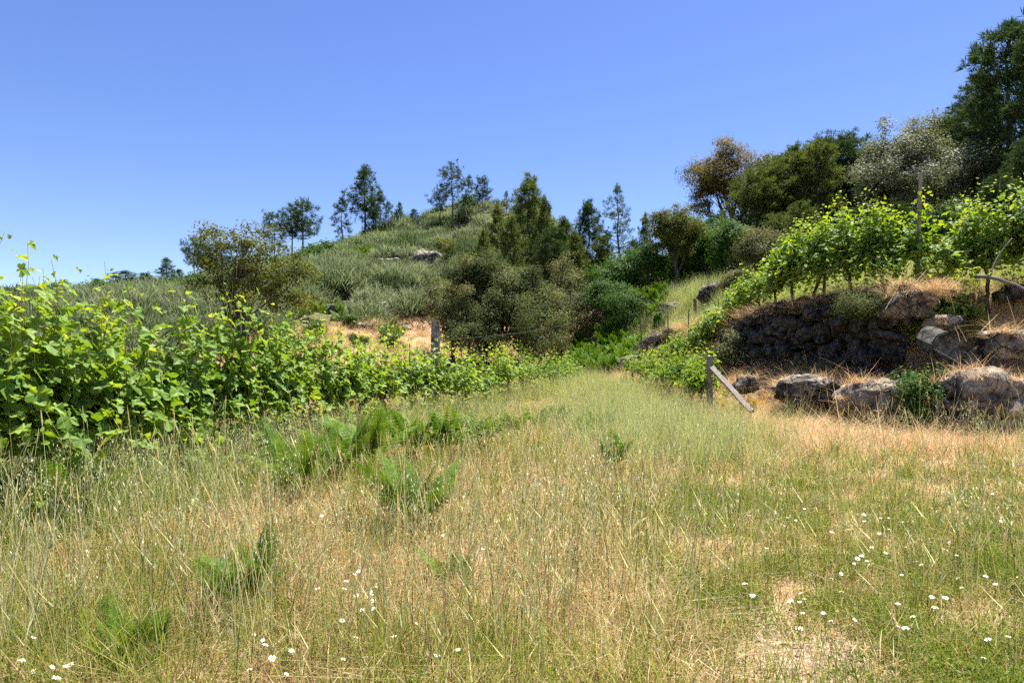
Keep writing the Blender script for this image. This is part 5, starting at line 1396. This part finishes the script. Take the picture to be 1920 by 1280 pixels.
# dry tufts on the terrace behind the left row and at the far bank
rg = rng_(1531); n = 16000
x = rg.uniform(-26, 9, n); y = rg.uniform(9, 52, n); zt = y - np.interp(x, FX, FY); r = row1_dist(x, y); d = toe_dist(x, y)
k = (rg.uniform(0, 1, n) < np.clip(0.55 + 0.9 * fbm2(x * .5, y * .5, 93, 3), 0, 1) * (zt < 20)) & ((r > np.interp(y, [10, 18], [6, 1.5])) | (d > 0.5)) & (np.abs(x) < 0.78 * y + 2)
x, y = x[k], y[k]; n = len(x); s = rg.uniform(0.9, 1.9, n)
scatter('slope_dry_grass', 'dry grass on the slope behind the left vines', 'grass', SW + TH[:3], M['thatch'], np.stack([x, y, H(x, y)], -1), rand_rot(rg, n, 0.2), np.repeat(s[:, None], 3, 1), rg.integers(0, 8, n))
rg = rng_(1541); n = 9000
x = rg.uniform(-26, 9, n); y = rg.uniform(9, 52, n); zt = y - np.interp(x, FX, FY); r = row1_dist(x, y); d = toe_dist(x, y)
k = (rg.uniform(0, 1, n) < np.clip(0.1 + 1.1 * fbm2(x * .45, y * .45, 95, 3), 0, 1)) & ((r > 1.0) | (d > 0.5)) & (np.abs(x) < 0.78 * y + 2)
x, y = x[k], y[k]; n = len(x); s = rg.uniform(0.9, 1.7, n)
scatter('slope_green_grass', 'green tufts on the slope behind the left vines', 'grass', GR + HB, M['grass'], np.stack([x, y, H(x, y)], -1), rand_rot(rg, n, 0.2), np.repeat(s[:, None], 3, 1), rg.integers(0, 8, n))
# bright grass on the terrace under and behind the upper vines
rg = rng_(1551); n = 22000
x = rg.uniform(6.5, 30, n); y = rg.uniform(13, 42, n); d = toe_dist(x, y)
k = (d > 2.3) & (rg.uniform(0, 1, n) < (1 - 0.4 * sstep(8, 16, d))) & (np.abs(x) < 0.8 * y + 2)
x, y = x[k], y[k]; n = len(x); s = rg.uniform(0.6, 1.1, n) * np.interp(y, [14, 40], [0.9, 1.6])
scatter('terrace_grass', 'sunlit pale green grass on the slope under the terrace vines', 'grass', MD + GR, M['meadow'], np.stack([x, y, H(x, y)], -1), rand_rot(rg, n, 0.15), np.repeat(s[:, None], 3, 1), rg.integers(0, 8, n))

# long dead stalks leaning on the right bank
for k, (u1, v1, u2, v2, y) in enumerate([(1665, 812, 1700, 720, 12.6), (1722, 790, 1728, 840, 12.4), (1812, 640, 1795, 610, 13.2), (1910, 632, 1888, 555, 13.6), (1840, 620, 1870, 590, 13.8), (1660, 580, 1700, 510, 14.4), (1790, 585, 1778, 545, 14.6), (1716, 530, 1742, 500, 15.0), (1800, 640, 1790, 612, 13.2), (1625, 830, 1672, 745, 12.8)]):
    a = np.array(at(u1, y, v1)); b = np.array(at(u2, y + 0.15, v2)); g = Geo()
    g.tube(np.array([np.zeros(3), (b - a) * 0.5 + [0.01, 0, 0.012], b - a]), np.array([0.008, 0.006, 0.003]), 5, 0.85)
    tag(link('dead_stalk', g.mesh('stalk', M['straw']), None, a), ['long bleached stalk rising left of the green bramble', 'upright bleached stalk in the straw below the bramble', 'short dead stalk over the tilted slab', 'longest dead stalk near the right picture edge', 'dead stalk slanting right above the round boulder', 'dead stalk leaning over the pale capping block', 'dead stalk in the red straw right of the wall', 'dead stalk at the foot of the wooden pole', 'second short dead stalk over the tilted slab', 'bleached stalk in front of the dark-sided boulder'][k], 'stalk', 'dead stalks on the right bank')

# ------------------------------------------------------------------ daisies
def daisy_meshes(seed):
    rg = rng_(seed); g = Geo(); n = 15
    for k in range(n):
        a = 2 * math.pi * k / n + rg.normal() * 0.06; d = np.array([math.cos(a), math.sin(a), 0]); s = np.array([-d[1], d[0], 0]); L0 = 0.0145 * rg.uniform(0.85, 1.1); dr = rg.uniform(-0.004, 0.003)
        g.add([d * 0.005, d * L0 * 0.6 + s * 0.0036 + [0, 0, .0012], d * L0 + s * 0.0018 + [0, 0, dr], d * L0 - s * 0.0018 + [0, 0, dr], d * L0 * 0.6 - s * 0.0036 + [0, 0, .0012]], [(0, 1, 4), (1, 2, 3), (1, 3, 4)])
    h = Geo(); V, T = ICO[2]; keep = V * np.array([0.0058, 0.0058, 0.0036]) + [0, 0, 0.001]; h.add(keep, T)
    st = Geo(); st.tube(np.array([(0.01, 0.008, -0.22), (0.006, 0.002, -0.11), (0, 0, 0)]), np.array([0.0014, 0.0012, 0.001]), 4, 0.4)
    return g.mesh('petals', M['petal']), h.mesh('disc', M['disc'], True), st.mesh('stem', M['herb'])
DM = [daisy_meshes(1600 + k) for k in range(4)]
Z8 = [(63,397),(333,447),(508,494),(566,473),(609,411),(525,457),(745,528),(829,520),(661,601),(420,613),(903,543),(909,439),(875,437),(943,470),(989,457),(1031,459),(908,472),(1101,479),(1032,514),(982,535),(1131,527),(943,605),(1114,603),(1016,638),(895,649),(921,674),(955,688),(858,691),(875,669),(1037,675),(1170,676),(1191,690),(1236,576),(1335,582),(1302,616),(1321,622),(1293,735),(1376,759),(1395,807),(1313,855),(1245,863),(1076,896),(793,735),(744,768),(793,832),(591,837),(537,883),(608,873),(585,877),(349,850),(312,785),(200,702),(225,710),(598,945),(702,935),(740,982),(849,994),(861,980),(770,935),(1290,947),(1148,960),(1080,1003),(1114,1007),(1262,917),(1563,793),(1676,756),(1515,749),(1548,338),(1436,319),(1627,1060),(1525,1072),(1503,1165),(789,1086),(590,1018),(1590,471),(1620,473),(1371,651),(1095,740),(1408,415),(1490,355),(1640,395)]
Z7 = [(451,629),(528,649),(628,692),(57,706),(75,785),(58,797),(22,834),(15,860),(150,864),(63,899),(106,918),(138,926),(143,950),(91,971),(182,996),(337,1027),(65,1077),(233,1080),(425,1160),(516,1132),(5,1190),(137,886),(5,1008),(1160,1100)]
Z6 = [(184,1051),(117,1165),(385,1180),(360,1198),(181,1242),(287,1213),(307,1264),(1385,1025),(1433,1052),(1447,1086),(1592,1107),(1484,1162),(1361,1237),(1562,1240),(1756,371),(1647,427),(1724,418),(1733,771),(1850,743)]
DA = [(1280 + a / 2.667, 800 + b / 2.667, 'white daisy with yellow centre among the low herbs at lower right') for a, b in Z8] + \
     [(640 + a / 2.37, 740 + b / 2.37, 'white daisy in the tawny grass near the middle bottom') for a, b in Z7] + \
     [(a / 2.909, 840 + b / 2.909, 'white daisy in the grass at lower left') for a, b in Z6]
def daisy_label(u, v, lab):
    if u > 1280:
        if v < 960: return 'small white daisy far back below the right boulders' if u > 1700 else 'small white daisy at the back of the right flower patch'
        if u > 1800: return 'white daisy close to the right picture edge'
        if v > 1150: return 'white daisy beside the bare soil patch at lower right'
        if u < 1450: return 'lone white daisy left of the right flower patch'
        if v > 1080: return 'white daisy at the front of the right flower patch'
        return 'white daisy in the thick of the right flower patch, its left half' if u < 1650 else 'white daisy in the thick of the right flower patch, its right half'
    if 640 <= u:
        if v < 1040: return 'white daisy right of the tall leaning fern'
        if u > 740: return 'lone white daisy in the tawny grass near the bottom middle'
        return 'white daisy in the small cluster left of the little fern' if v < 1140 else 'white daisy below the small cluster left of the little fern'
    if u < 200: return 'white daisy near the lower left corner'
    return 'white daisy right of the upright fern' if v > 1150 else 'small white daisy at the edge of the shaded fringe'
rg = rng_(1650)
for u, v, lab in DA:
    h = rg.uniform(0.17, 0.27) if u < 1280 else rg.uniform(0.12, 0.2)
    x, y, z = ground_at(u, v, h)
    o = empty('daisy', (x, y, z + h), rg.uniform(0, 6.28), daisy_label(u, v, lab), 'flower', 'daisies in the meadow')
    s = rg.uniform(0.6, 1.05); o.scale = (s, s, s)
    o.rotation_euler = (rg.normal() * 0.3 + 0.12, rg.normal() * 0.3, rg.uniform(0, 6.28))
    p, dsc, st = DM[rg.integers(4)]
    fh = link('petals', p, o); link('disc', dsc, fh); link('stem', st, o)
